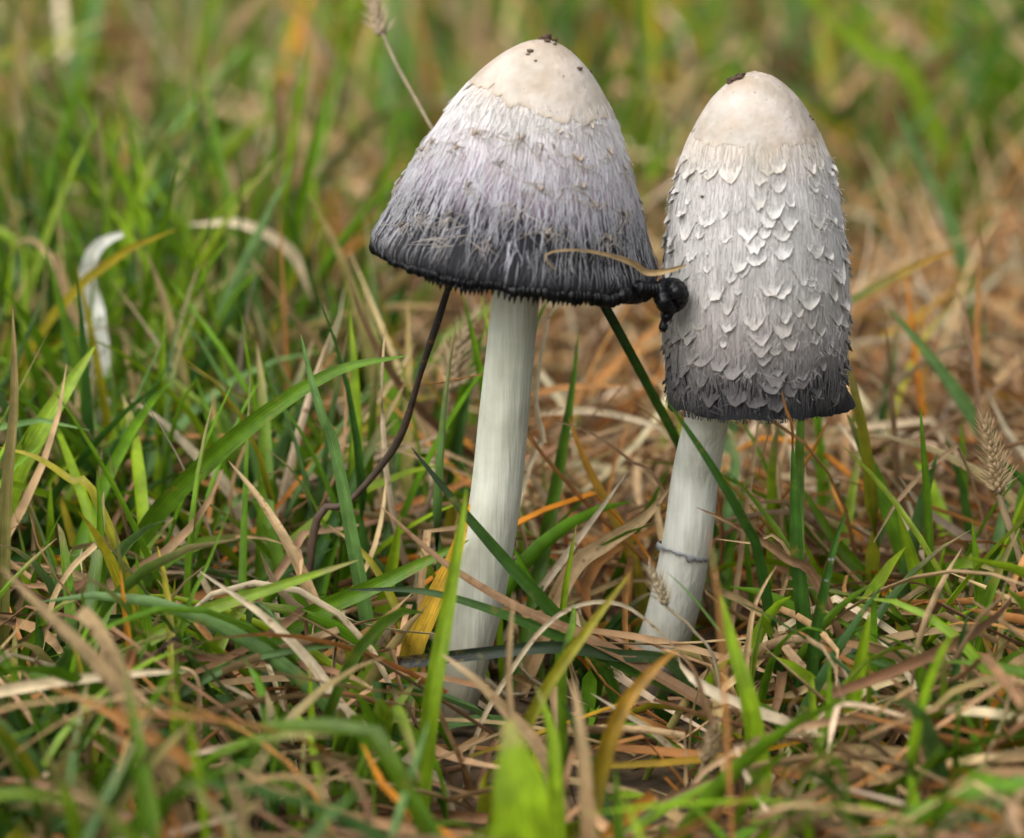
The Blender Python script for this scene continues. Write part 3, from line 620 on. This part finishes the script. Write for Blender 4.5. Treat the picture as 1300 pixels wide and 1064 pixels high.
# under and between the caps
hero(D, 'pale straw curving behind the pale stem beneath the bell-shaped cap', DB, hp_((672, 590, 40), (690, 560, 40), (680, 505, 40), (700, 395, 40), (730, 385, 40)), 9, 'ps', .2, .4)
hero(D, 'orange-brown straw lying behind between the two stems', DB, hp_((660, 505, 80), (720, 492, 78), (800, 490, 78)), 10, 'ob', .2, .3, root=False)
hero(D, 'pale bent straw lying flat behind between the two stems', DB, hp_((680, 525, 70), (750, 522, 70), (830, 540, 70), (850, 560, 70)), 9, 'ps', .2, .3, root=False)
hero(D, 'thin dark bent straw crossing the gap between the two stems', DB, hp_((845, 630, 26), (800, 585, 28), (750, 550, 30), (690, 530, 34)), 5, 'b', .2, .3)
hero(D, 'broad bleached dead leaf slanting down behind the shaggy mushroom stem', DB, hp_((720, 735, 20), (770, 690, 20), (815, 660, 18), (850, 620, 18)), 22, 's', .25, .4)
hero(G, 'green blade with orange edge leaning in the gap between the stems', GB, hp_((800, 700, 40), (770, 640, 42), (740, 580, 44), (722, 530, 46)), 15, 'go', .2, .2)
hero(G, 'fresh green blade standing between the stems before the bleached leaf', GB, hp_((715, 770, 4), (722, 720, 4), (732, 665, 4)), 10, 'lg', .2, .2)
# round the shaggy mushroom
hero(G, 'dark glossy blade slanting down across the shaggy mushroom stem from its black rim', GB, hp_((965, 720, -18), (945, 665, -22), (905, 595, -25), (872, 545, -26), (846, 508, -27)), 16, 'dg', .28, .1)
hero('curled_dead_leaf', 'curled brown dead blade jutting beside the shaggy mushroom stem', DB, hp_((1040, 745, -12), (1000, 710, -14), (965, 685, -15), (925, 662, -16), (884, 644, -16)), 13, 'b', .4, .8)
hero(D, 'small pale flat straw under the curled brown dead blade', DB, hp_((1000, 700, -8), (955, 690, -10), (908, 684, -10)), 6, 's', .3, .4)
hero(G, 'dark upright blade with dry brown thread tip touching the black rim', GB, hp_((1030, 880, -10), (1020, 780, -12), (1012, 700, -12), (1008, 600, -12), (1006, 560, -12)), 19, 'dg', .2, .1)
hero('dry_thread', 'thin brown dry thread hanging from the black rim of the shaggy cap', DB, hp_((1006, 572, -13), (1005, 540, -16), (998, 520, -18), (992, 495, -20)), 4, 'ob', .3, .5, root=False)
hero(G, 'curved dark green dewy blade with blunt tip before the upright dark blade', GB, hp_((1030, 905, -24), (1033, 820, -26), (1047, 745, -28), (1060, 690, -28), (1074, 650, -28)), 15, 'dg', .3, .2)
hero(G, 'tall slim green blade standing alone against the brown thatch', GB, hp_((1180, 850, 22), (1180, 750, 20), (1177, 640, 20), (1168, 515, 20)), 13, 'g', .22, .2)
hero(G, 'wide green blade leaning beside the tall slim one, tip under the cap edge', GB, hp_((1182, 860, 30), (1160, 750, 32), (1125, 640, 34), (1075, 525, 36)), 24, 'g', .2, .1)
hero(G, 'short wide green blade at the foot of the leaning wide one', GB, hp_((1180, 840, 18), (1165, 740, 18), (1140, 650, 18)), 22, 'lg', .2, .1)
hero(G, 'long green blade sloping through thatch behind the curled dead blade', GB, hp_((1170, 820, 30), (1110, 745, 32), (1060, 685, 34), (1015, 615, 36)), 18, 'g', .2, .2)
hero(G, 'pale blue-green blade slanting behind the shaggy cap towards the bristly seed head', GB, hp_((1260, 580, 90), (1215, 500, 90), (1170, 440, 90), (1128, 392, 90)), 20, 'bg', .2, .1)
hero(G, 'bright green spear with dewdrop standing low in front of the thatch', GB, hp_((1068, 980, -42), (1080, 900, -44), (1092, 840, -44), (1104, 778, -44)), 24, 'lg', .2, .1)
hero(G, 'second green spear growing beside the dewdrop spear, narrower', GB, hp_((1190, 970, -46), (1178, 910, -48), (1168, 860, -48), (1163, 820, -48)), 22, 'g', .2, .1)
hero(D, 'dark-tipped dry blade lying over the two green spears', DB, hp_((1300, 960, -40), (1240, 920, -46), (1180, 895, -50), (1115, 850, -50)), 12, 'b', .3, .4)
hero(G, 'long light blade lying flat with dark withered end across the spears', GB, hp_((1075, 832, -30), (1140, 850, -32), (1210, 872, -32), (1275, 893, -32)), 10, 'gi', .3, .3, root=False)
hero(G, 'thin pale green blade sloping behind the two spears', GB, hp_((1265, 880, -16), (1230, 865, -16), (1202, 830, -16)), 9, 'bg', .3, .3)
hero(D, 'orange and yellow withered leaf hanging near the bristly seed head', DB, hp_((1275, 885, -10), (1262, 840, -12), (1250, 808, -12), (1240, 770, -12)), 12, 'y', .3, .3)
hero(G, 'slender blade lying along the turf under the bristly seed head', GB, hp_((1330, 830, 0), (1280, 800, 0), (1235, 770, 0), (1190, 758, 0)), 10, 'bg', .25, .2)
hero(G, 'olive blade slanting long and low through the turf before the spears', GB, hp_((1215, 900, -20), (1140, 850, -20), (1090, 805, -18), (1040, 770, -16)), 12, 'g', .25, .2)
hero(G, 'blurred broad green blade before the foot of the shaggy mushroom stem', GB, hp_((965, 985, -72), (950, 890, -72), (930, 820, -70), (915, 755, -68)), 26, 'lg', .2, .2)
hero(D, 'blurred orange blade tip beside the foot of the shaggy mushroom stem', DB, hp_((915, 800, -110), (908, 735, -110), (898, 665, -108)), 6, 'ob', .2, .2)
hero(G, 'thin blue-green blade slanting up before the shaggy mushroom stem', GB, hp_((945, 850, -34), (905, 790, -36), (872, 750, -36), (845, 725, -36)), 5, 'bg', .2, .2)
hero(D, 'reddish brown thin stalk sprawling before the foot of the shaggy mushroom', DB, hp_((935, 985, -60), (905, 920, -60), (880, 850, -60), (850, 815, -60)), 8, 'b', .3, .3)
hero(D, 'pale split straw sloping low before the foot of the shaggy mushroom', DB, hp_((890, 990, -40), (830, 930, -40), (790, 905, -40), (750, 880, -40)), 8, 'ps', .3, .4)
hero(D, 'orange-brown folded dead blade lying low before the foot of the shaggy mushroom', DB, hp_((860, 935, -30), (825, 920, -30), (786, 903, -30)), 12, 'ob', .35, .3, root=False)
hero(D, 'thin straw standing up bent among the blades below the curled dead blade', DB, hp_((950, 815, -30), (958, 770, -30), (972, 740, -30), (985, 720, -30)), 8, 's', .3, .3)
hero(D, 'split dead brown blade leaning behind the dewdrop spear', DB, hp_((1035, 980, -36), (1010, 930, -36), (992, 905, -36)), 13, 'b', .35, .3)
hero(G, 'yellowing green blurred blade leaning low before the gap between the stems', GB, hp_((760, 985, -80), (790, 900, -78), (830, 850, -76), (860, 825, -74)), 24, 'go', .2, .2)
hero(D, 'blurred tan blade standing low before the gap between the stems', DB, hp_((745, 1000, -110), (738, 930, -110), (728, 862, -108)), 20, 's', .2, .5)
hero(G, 'blurred yellow-green spear low before the gap between the stems', GB, hp_((705, 1000, -92), (700, 930, -90), (680, 870, -88)), 20, 'lg', .2, .2)
hero(G, 'green stem with dark inky top leaning from the bell-shaped rim to the other stem', GB, hp_((900, 650, 46), (862, 566, 40), (830, 505, 32), (790, 430, 22), (755, 366, 14)), 11, 'gi', .5, .05, tip=False)
hero(G, 'soft wide green blade slanting across the far turf above the shaggy cap', GB, hp_((1160, 110, 420), (1110, 70, 420), (1060, 30, 420), (1010, -20, 420)), 30, 'lg', .2, .2)
hero(G, 'dim grey-green blade slanting down the far turf beside the shaggy cap', GB, hp_((1220, 330, 250), (1190, 250, 250), (1160, 190, 250), (1135, 130, 250)), 22, 'bg', .2, .2)
hero(G, 'orange-tipped green blade lying across the turf behind the shaggy cap', GB, hp_((1075, 385, 110), (1130, 355, 110), (1180, 330, 110), (1215, 318, 110)), 11, 'go', .2, .2, root=False)
# the dead strip lying on the bell cap
def oncap(b, px, py, off): th, S = b.pick(px, py); return b.pos(np.array(th), np.array(S), np.array(off))
pp = [oncap(b1, 703, 344, 6), oncap(b1, 690, 330, 9), oncap(b1, 697, 322, 10), oncap(b1, 725, 319, 9), oncap(b1, 760, 324, 8), oncap(b1, 795, 336, 9), at(822, 346, Y1 - .0135), at(850, 343, Y1 - .0155), at(872, 336, Y1 - .0155)]
path = catmull(pp, 40); t = np.linspace(0, 1, 40)
wv = np.interp(t, [0, .15, .4, .6, .8, .95, 1], [1.5, 3, 6, 8, 8, 5, 1]) * b1.u
v = ribbon(path, wv, .3, np.array([0, -.9, .4]), .5 * np.sin(t * 5))
o = obj('dry_grass_strip', mesh('dry_grass_strip', v - path[0], gridfaces(40, 5), np.repeat((np.array([.36, .25, .12]) * (0.8 + .4 * t[:, None]))[:, None], 5, 1), np.stack(np.broadcast_arrays(np.linspace(0, 1, 5)[None], t[:, None] * 3), -1), mat=M_straw), loc=path[0])
tag(o, 'curled tan strip of dead grass stuck across the black rim of the bell-shaped cap', 'dry grass')

# ------------------------------------------------------------------ stalks and seed heads
def stalk(name, label, cat, pts, wpx0, wpx1, c0, c1):
    P3 = [at(*p) for p in pts]; p0 = P3[0]
    if p0[2] > gz(p0[0], p0[1]): P3 = [np.array([p0[0] - .2 * p0[2] * 0, p0[1], gz(p0[0], p0[1]) - .002])] + P3 if p0[2] < .012 else [np.array([p0[0] + (P3[0][0] - P3[1][0]) * .5, p0[1], gz(p0[0], p0[1]) - .002])] + P3
    q = catmull(P3, 40); t = np.linspace(0, 1, 40); u = pxm(pts[0][2])
    v, f = tube(q, (wpx0 * (1 - t) + wpx1 * t) / 2 * u * (1 + .12 * np.sin(t * 23)), 8)
    c = np.repeat((np.array(c0) * (1 - t[:, None]) + np.array(c1) * t[:, None])[:, None], 8, 1)
    uv = np.stack(np.broadcast_arrays(np.linspace(0, 1, 8)[None], t[:, None] * 3), -1)
    return q, v, f, c, uv
q, v, f, c, uv = stalk('', '', '', [(400, 668, F(22)), (440, 640, F(20)), (485, 590, F(18)), (512, 545, F(14)), (535, 470, F(8)), (555, 410, F(3)), (574, 350, F(-2))], 11, 8, (.14, .09, .06), (.012, .012, .012))
tag(obj('dead_stalk', mesh('dead_stalk', v - q[0], f, c, uv, mat=M_straw), loc=q[0]), 'dark dead stalk kinked upward to the inky rim of the bell-shaped cap', 'stalk')
spike_v = []
_a = np.array([[0, 0, 0], [.28, 0, .35], [0, .28, .35], [-.28, 0, .35], [0, -.28, .35], [0, 0, 1.0]])
_f = [[0, 2, 1], [0, 3, 2], [0, 4, 3], [0, 1, 4], [1, 2, 5], [2, 3, 5], [3, 4, 5], [4, 1, 5]]
_aw = []
for s_ in (-1, 1):
    i = len(_a); _a = np.vstack([_a, [[.05, .05, .9], [-.05, -.05, .9], [.22 * s_, .1, 2.3]], [[.12 * s_, .08, .5], [.04 * s_, .16, .5], [.5 * s_, .22 * s_, 1.7]]]); _f += [[i, i + 1, i + 2], [i + 3, i + 4, i + 5]]
def seedhead(label, stempts, headpts, hw_px, c, nsp, w0=7, w1=5, sl=13):
    q, v, f, cc, uv = stalk('', '', '', stempts + headpts[:1], w0, w1, np.array(c) * .6, np.array(c) * .7)
    root = empty('seed_head', q[0]); tag(root, label, 'seed head', 'grass seed heads')
    obj('stem', mesh('stem', v - q[0], f, cc, uv, mat=M_straw), root)
    hd = catmull([at(*p) for p in headpts], 40); u = pxm(headpts[0][2]); rnd = np.random.default_rng(int(headpts[0][0]))
    ax_ = hd[-1] - hd[0]; ax_ /= np.linalg.norm(ax_)
    v, f = tube(hd, 2.2 * u, 6); obj('spike_axis', mesh('spike_axis', v - q[0], f, np.full((v.shape[0] * 6, 3), .5) * np.array(c), np.zeros((v.shape[0] * 6, 2)), mat=M_straw), root)
    ms = mesh('spikelet', _a, _f, np.tile(np.array(c), (len(_a), 1)) * np.linspace(.8, 1.25, len(_a))[:, None], np.zeros((len(_a), 2)), smooth=False, mat=M_straw)
    for i in range(nsp):
        t_ = i / (nsp - 1); p = hd[int(t_ * 39)]; az = i * 2.4 + rnd.uniform(-.3, .3)
        e1 = np.cross(ax_, [0.1, -1, .2]); e1 /= np.linalg.norm(e1); e2 = np.cross(ax_, e1)
        d = ax_ * 1.0 + (e1 * math.cos(az) + e2 * math.sin(az)) * (hw_px / sl) * (1.15 - .8 * t_) * rnd.uniform(.7, 1.2)
        d = Vector(d).normalized(); o = obj('spikelet', ms, root); s_ = sl * u * rnd.uniform(.75, 1.15) * (1 - .35 * t_)
        o.location = Vector(p - q[0]); o.rotation_euler = (d.to_track_quat('Z', 'Y')).to_euler(); o.scale = (s_, s_, s_)
    return root
seedhead('bristly tan grass seed head drooping on a brown stalk against brown thatch', [(1320, 800, F(10)), (1292, 700, F(10)), (1275, 650, F(10))], [(1268, 628, F(10)), (1262, 585, F(10)), (1250, 540, F(10))], 20, (.46, .34, .19), 70, 11, 9, 20)
seedhead('pale seed head on a thin stalk rising behind the bell-shaped cap', [(640, 420, F(46)), (590, 250, F(52)), (560, 185, F(60)), (530, 130, F(70)), (505, 85, F(78))], [(486, 44, F(85)), (478, 20, F(88)), (472, -20, F(90))], 14, (.48, .38, .25), 44, 5, 4, 18)
seedhead('feathery straw-coloured seed head behind the slim stem under the bell cap', [(535, 680, F(60)), (555, 600, F(60)), (565, 540, F(60))], [(570, 500, F(60)), (580, 450, F(60)), (598, 410, F(60))], 18, (.46, .36, .22), 56, 7, 6, 22)
seedhead('little tufted seed head touching the shaggy mushroom stem', [(910, 850, F(-32)), (880, 800, F(-32)), (858, 780, F(-32))], [(846, 770, F(-32)), (838, 745, F(-32)), (826, 725, F(-32))], 12, (.46, .38, .25), 40, 5, 4, 15)
seedhead('short brown seed head standing low before the foot of the shaggy mushroom', [(880, 1010, F(-60)), (888, 985, F(-60))], [(893, 968, F(-60)), (900, 945, F(-60)), (908, 922, F(-60))], 12, (.38, .28, .16), 44, 6, 5, 16)

# ------------------------------------------------------------------ the turf
def field(n, xr, yr, L, wd, phi0, bend, azb, kink, k, na, z0=None, dens=None, wpow=2.6):
    x = rng.uniform(*xr, n); y = rng.uniform(*yr, n)
    if dens is not None:
        keep = rng.random(n) < dens(x, y); x, y = x[keep], y[keep]; n = len(x)
    l = rng.uniform(*L, n) ** 1.0; az = rng.uniform(0, 2 * np.pi, n)
    t = np.linspace(0, 1, k)[None]
    ph = rng.normal(phi0[0], phi0[1], n)[:, None] + rng.normal(bend[0], bend[1], n)[:, None] * t ** 1.6
    kk = (rng.random(n) < kink)[:, None] * rng.uniform(.6, 2.0, n)[:, None]; tk = rng.uniform(.25, .8, n)[:, None]
    ph = ph + kk * (t > tk)
    a_ = az[:, None] + rng.normal(0, azb, n)[:, None] * t + kk * rng.normal(0, .4, n)[:, None] * (t > tk)
    d = np.stack([np.sin(ph) * np.cos(a_), np.sin(ph) * np.sin(a_), np.cos(ph)], -1)
    p = np.cumsum(d * (l / (k - 1))[:, None, None], 1)
    p = p - p[:, :1]
    zz = gz(x, y) - .002 if z0 is None else gz(x, y) + rng.uniform(*z0, n)
    p += np.stack([x, y, zz], -1)[:, None]
    g = gz(p[..., 0], p[..., 1]) + .0008
    if z0 is not None: p[..., 2] = np.maximum(p[..., 2], g)
    else: p[:, 1:, 2] = np.maximum(p[:, 1:, 2], g[:, 1:])
    wv = rng.uniform(*wd, n)[:, None] * np.minimum(1, .65 + t) * np.power(np.clip(1 - t ** wpow, 0, 1), .75) + .00012
    return p, d, wv, rng.normal(0, .8, n)[:, None] + rng.normal(0, .8, n)[:, None] * t
def axis_hit(p, a, b_, ra, rb):
    ab = b_ - a; t = np.clip(((p - a) @ ab) / (ab @ ab), 0, 1)
    return np.linalg.norm(p - (a + t[..., None] * ab), axis=-1) < (ra + (rb - ra) * t)
def cap_hit(b, p, m):
    q = p - b.A; S = (q @ b.a) / b.u; x = (q @ b.e1) / b.u; y = (q @ b.e2) / b.u
    top = b.q[-1] ** 2
    return (S > -m) & (S < top + m) & (np.hypot(x, y) < b.r(np.clip(S, 0, top)) + m)
s1a, s1b = B1, at(655, 380, Y1); s2a, s2b = B2, at(898, 530, Y2)
def keepmask(p):
    bad = axis_hit(p, s1a, s1b, .0062, .0058) | axis_hit(p, s2a, s2b, .0066, .0060) | cap_hit(b1, p, 8) | cap_hit(b2, p, 10)
    px, py, dep = project(p)
    front = p[..., 1] < Y1 + .016
    jit = rng.uniform(-60, 40, (len(p), 1))
    lim = np.full(px.shape, 655.0) + jit
    lim = np.where((px > 250) & (px < 560), 735 + jit, lim)
    lim = np.where((px > 555) & (px < 700), 870 + jit * .6, lim)
    lim = np.where((px > 700) & (px < 800), 760 + jit, lim)
    lim = np.where((px >= 795) & (px < 925), 830 + jit * .6, lim)
    lim = np.where((px >= 925) & (px < 1090), 730 + jit, lim)
    lim = lim + np.clip((Y1 - .025 - p[..., 1]) / .06, 0, 1) * 190
    bad |= front & (py < lim) & (py > -50)
    # keep the two caps and stems clear from behind-grazing tips as well
    return ~bad.any(1)
def assemble(p, d, wv, tw, na, colr):
    n, k, _ = p.shape
    side = np.cross(d, np.array([0, 0, 1.0])); ln = np.linalg.norm(side, axis=2, keepdims=True); side = np.where(ln > 1e-3, side / np.maximum(ln, 1e-6), np.array([1.0, 0, 0]))
    nr_ = np.cross(side, d); ca, sa = np.cos(tw)[..., None], np.sin(tw)[..., None]
    side, nr_ = side * ca + nr_ * sa, nr_ * ca - side * sa
    a = np.linspace(-1, 1, na)
    v = p[:, :, None] + side[:, :, None] * (a[None, None, :, None] * wv[:, :, None, None] / 2) + nr_[:, :, None] * ((np.abs(a)[None, None, :, None] - .5) * .35 * wv[:, :, None, None])
    c = np.repeat(colr[:, :, None], na, 2)
    return v, c
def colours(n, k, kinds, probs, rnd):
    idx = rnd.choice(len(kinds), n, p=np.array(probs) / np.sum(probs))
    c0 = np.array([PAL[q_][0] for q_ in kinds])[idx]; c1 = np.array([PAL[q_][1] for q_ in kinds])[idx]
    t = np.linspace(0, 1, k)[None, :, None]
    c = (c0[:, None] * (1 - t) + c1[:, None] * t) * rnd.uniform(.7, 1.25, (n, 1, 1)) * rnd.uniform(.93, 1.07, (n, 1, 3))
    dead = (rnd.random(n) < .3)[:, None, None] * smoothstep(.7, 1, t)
    c = c * (1 - dead) + np.array([.36, .26, .13]) * dead
    return c, idx
def greenness(x, y):
    v = .5 + .35 * np.sin(x * 9 + 2.1) * np.cos(y * 5 + .4) + .22 * np.sin(x * 23 + y * 17) - 1.2 * np.exp(-(((x - .04) / .08) ** 2 + ((y - .14) / .15) ** 2)) + .35 * smoothstep(.02, -.08, x) * smoothstep(.5, .1, y) + .25 * smoothstep(.35, .7, y)
    v = v - .8 * smoothstep(.03, .06, x) * smoothstep(.0, .04, y) * smoothstep(.45, .25, y)
    v = v + .3 * smoothstep(-.01, -.05, y) - .3 * np.exp(-(((x - .02) / .05) ** 2 + ((y - .07) / .07) ** 2))
    return np.clip(v, .03, 1)
GK = ['g', 'lg', 'dg', 'bg', 'yg', 'gs']; GP = [.38, .22, .12, .14, .06, .08]
DK = ['s', 'ps', 'b', 'ob', 'o', 'y']; DP = [.38, .14, .25, .17, .04, .02]
stuff_g, stuff_d = [], []
picks = {'g': [], 'd': []}
GPF = [.30, .30, .05, .22, .07, .10]; DPF = [.42, .18, .16, .18, .04, .02]
def add_field(kind, na, individual, far=False, **kw):
    p, d, wv, tw = field(na=na, **kw)
    m = keepmask(p); p, d, wv, tw = p[m], d[m], wv[m], tw[m]
    n, k, _ = p.shape
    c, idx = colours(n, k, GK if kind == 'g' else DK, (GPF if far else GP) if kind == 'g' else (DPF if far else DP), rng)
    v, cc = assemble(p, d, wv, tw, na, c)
    single = np.zeros(n, bool)
    if individual:
        px, py, dep = project(p)
        ins = ((px > 0) & (px < W) & (py > 0) & (py < H)).mean(1)
        mid = k // 2
        okz = (p[:, mid, 1] < Y1 + .10) & (p[:, -1, 1] > -.36)
        vis = np.linalg.norm(np.stack([px[:, -1] - px[:, mid], py[:, -1] - py[:, mid]], -1), axis=1) * (wv.max(1) / dep[:, mid])
        fr = np.clip((Y1 + .03 - p[:, mid, 1]) / .06 + .3, .1, 1)
        zt = np.clip(p[:, :, 2].max(1) / .035, .2, 1.3)
        sc_ = vis * ins * okz * fr * zt
        best = np.argsort(-sc_)[:individual]; best = best[sc_[best] > 0]; single[best] = True
        for i in best: picks[kind].append((v[i], cc[i], p[i], (GK if kind == 'g' else DK)[idx[i]]))
    r_ = ~single
    v, cc = v[r_], cc[r_]; n = len(v)
    f = gridfaces(k, na); faces = (f[None] + (np.arange(n) * k * na)[:, None, None]).reshape(-1, 4)
    (stuff_g if kind == 'g' else stuff_d).append((v.reshape(-1, 3), faces, cc.reshape(-1, 3)))
# near and middle turf
add_field('g', 3, 90, n=8800, xr=(-.30, .30), yr=(-.20, .12), L=(.025, .085), wd=(.0016, .0040), phi0=(.30, .28), bend=(.75, .5), azb=.5, kink=.08, k=9, dens=lambda x, y: (greenness(x, y) * .92 + .03) * np.where(y < -.12, .45, 1))
add_field('g', 3, 0, n=5200, xr=(-.32, .32), yr=(.10, .42), L=(.04, .115), wd=(.0020, .0046), phi0=(.26, .25), bend=(.65, .5), azb=.5, kink=.10, k=9, dens=lambda x, y: greenness(x, y) ** 1.5)
add_field('d', 3, 0, n=11500, xr=(-.30, .30), yr=(-.30, .42), L=(.025, .075), wd=(.0007, .0024), phi0=(1.35, .3), bend=(.2, .6), azb=1.0, kink=.35, k=8, z0=(.0, .026), dens=lambda x, y: np.where(y < -.11, .5, 1) * np.where((y < -.02) & (x < 0), .7, 1))
add_field('d', 3, 90, n=4200, xr=(-.30, .30), yr=(-.30, .42), L=(.035, .09), wd=(.0009, .0027), phi0=(.6, .4), bend=(.9, .7), azb=.9, kink=.5, k=10, dens=lambda x, y: (1.2 - .85 * greenness(x, y)) * np.where(y < -.11, .3, 1))
# turf going back
add_field('g', 2, 0, far=True, n=15000, xr=(-.75, .75), yr=(.40, 2.3), L=(.05, .15), wd=(.0028, .0070), phi0=(.3, .28), bend=(.7, .5), azb=.5, kink=.08, k=8, dens=lambda x, y: (np.abs(x) < .3 + .25 * y) * (greenness(x, y) * .85 + .1))
add_field('d', 2, 0, far=True, n=13000, xr=(-.75, .75), yr=(.40, 2.3), L=(.04, .10), wd=(.0016, .0048), phi0=(1.1, .4), bend=(.4, .6), azb=1.0, kink=.35, k=7, z0=(.0, .04), dens=lambda x, y: (np.abs(x) < .3 + .25 * y) * 1.0)
add_field('d', 2, 0, far=True, n=4000, xr=(-.75, .75), yr=(.40, 2.3), L=(.06, .14), wd=(.0020, .0050), phi0=(.5, .35), bend=(.8, .6), azb=.9, kink=.4, k=8, dens=lambda x, y: (np.abs(x) < .3 + .25 * y) * (1.15 - .7 * greenness(x, y)))
def combine(lst):
    o = 0; V, Fc, C = [], [], []
    for v, f, c in lst: V.append(v); Fc.append(f + o); C.append(c); o += len(v)
    return np.concatenate(V), np.concatenate(Fc), np.concatenate(C)
v, f, c = combine(stuff_g)
tag(obj('grass', mesh('grass', v, f, c, mat=M_turf)), 'short green grass covering the ground round the mushrooms', 'grass', kind='stuff')
v, f, c = combine(stuff_d)
tag(obj('thatch', mesh('thatch', v, f, c, mat=M_thatch)), 'matted brown and straw-coloured dead grass between the green blades', 'dead grass', kind='stuff')
CW = {'g': 'mid-green', 'lg': 'light green', 'dg': 'dark green', 'bg': 'blue-green', 'yg': 'yellowing green', 'gs': 'green straw-tipped', 's': 'tan', 'ps': 'pale', 'b': 'brown', 'ob': 'orange-brown', 'o': 'orange', 'y': 'orange-yellow'}
for kind in ('g', 'd'):
    for v, cc, p, ck in picks[kind]:
        base = p[0].copy(); k, na = v.shape[:2]
        uv = np.stack(np.broadcast_arrays(np.linspace(0, 1, na)[None], np.linspace(0, 3, k)[:, None]), -1)
        nm = 'turf_grass_leaf' if kind == 'g' else 'turf_straw'
        o = obj(nm, mesh(nm, v - base, gridfaces(k, na), cc, uv, mat=M_blade if kind == 'g' else M_straw), loc=base)
        L_ = np.linalg.norm(np.diff(p, axis=0), axis=1).sum(); rise = (p[:, 2].max() - p[0, 2]) / L_
        pose = 'standing upright' if rise > .8 else 'arching over' if rise > .45 else 'lying low'
        m_ = p[k // 2]; x_ = m_[0]
        near = 'the bell-shaped mushroom' if x_ < .012 else 'the shaggy cylindrical mushroom'
        side_ = 'before ' if m_[1] < Y1 - .05 else 'close beside ' if m_[1] < Y1 + .03 else 'behind '
        wmax = np.linalg.norm(v[:, 0] - v[:, -1], axis=1).max()
        sz_ = ('long ' if L_ > .066 else 'short ' if L_ < .05 else '') + ('broad ' if wmax > (.0033 if kind == 'g' else .0022) else 'narrow ' if wmax < (.0026 if kind == 'g' else .0017) else '')
        lab = f"{sz_}{CW[ck]} {'grass blade' if kind == 'g' else 'straw'} {pose} {side_}{near}"
        tag(o, lab, GB if kind == 'g' else DB, lab)

# ------------------------------------------------------------------ dewdrops
m, t, out = newmat('water')
gl = N(t, 'ShaderNodeBsdfPrincipled', Roughness=0.02, IOR=1.33); gl.inputs['Transmission Weight'].default_value = 1.0
t.links.new(gl.outputs[0], out.inputs[0])
la = np.linspace(0, np.pi, 11)[:, None]; lo = np.linspace(0, 2 * np.pi, 16, endpoint=False)[None]
ball = np.stack([np.sin(la) * np.cos(lo), np.sin(la) * np.sin(lo), np.cos(la) * np.ones_like(lo)], -1)
dm = mesh('dewdrop', ball, gridfaces(11, 16, True), mat=m)
for px, py, Y, r_, lab in [(1080, 893, F(-45.5), 4.5, 'dewdrop clinging to the low bright green spear'), (1055, 712, F(-29.5), 4, 'dewdrop on the curved dark green blade with blunt tip'), (1049, 738, F(-29.5), 3, 'smaller dewdrop lower on the curved dark green blade with blunt tip'),
                           (255, 598, F(20), 4, 'dewdrop on the wide arching green blade'), (126, 405, F(117), 5, 'dewdrop beside the torn white blade')]:
    o = obj('dewdrop', dm, loc=at(px, py, Y)); k_ = r_ * pxm(Y); o.scale = (k_, k_ * .8, k_)
    tag(o, lab, 'dewdrop', 'dewdrops on the grass')
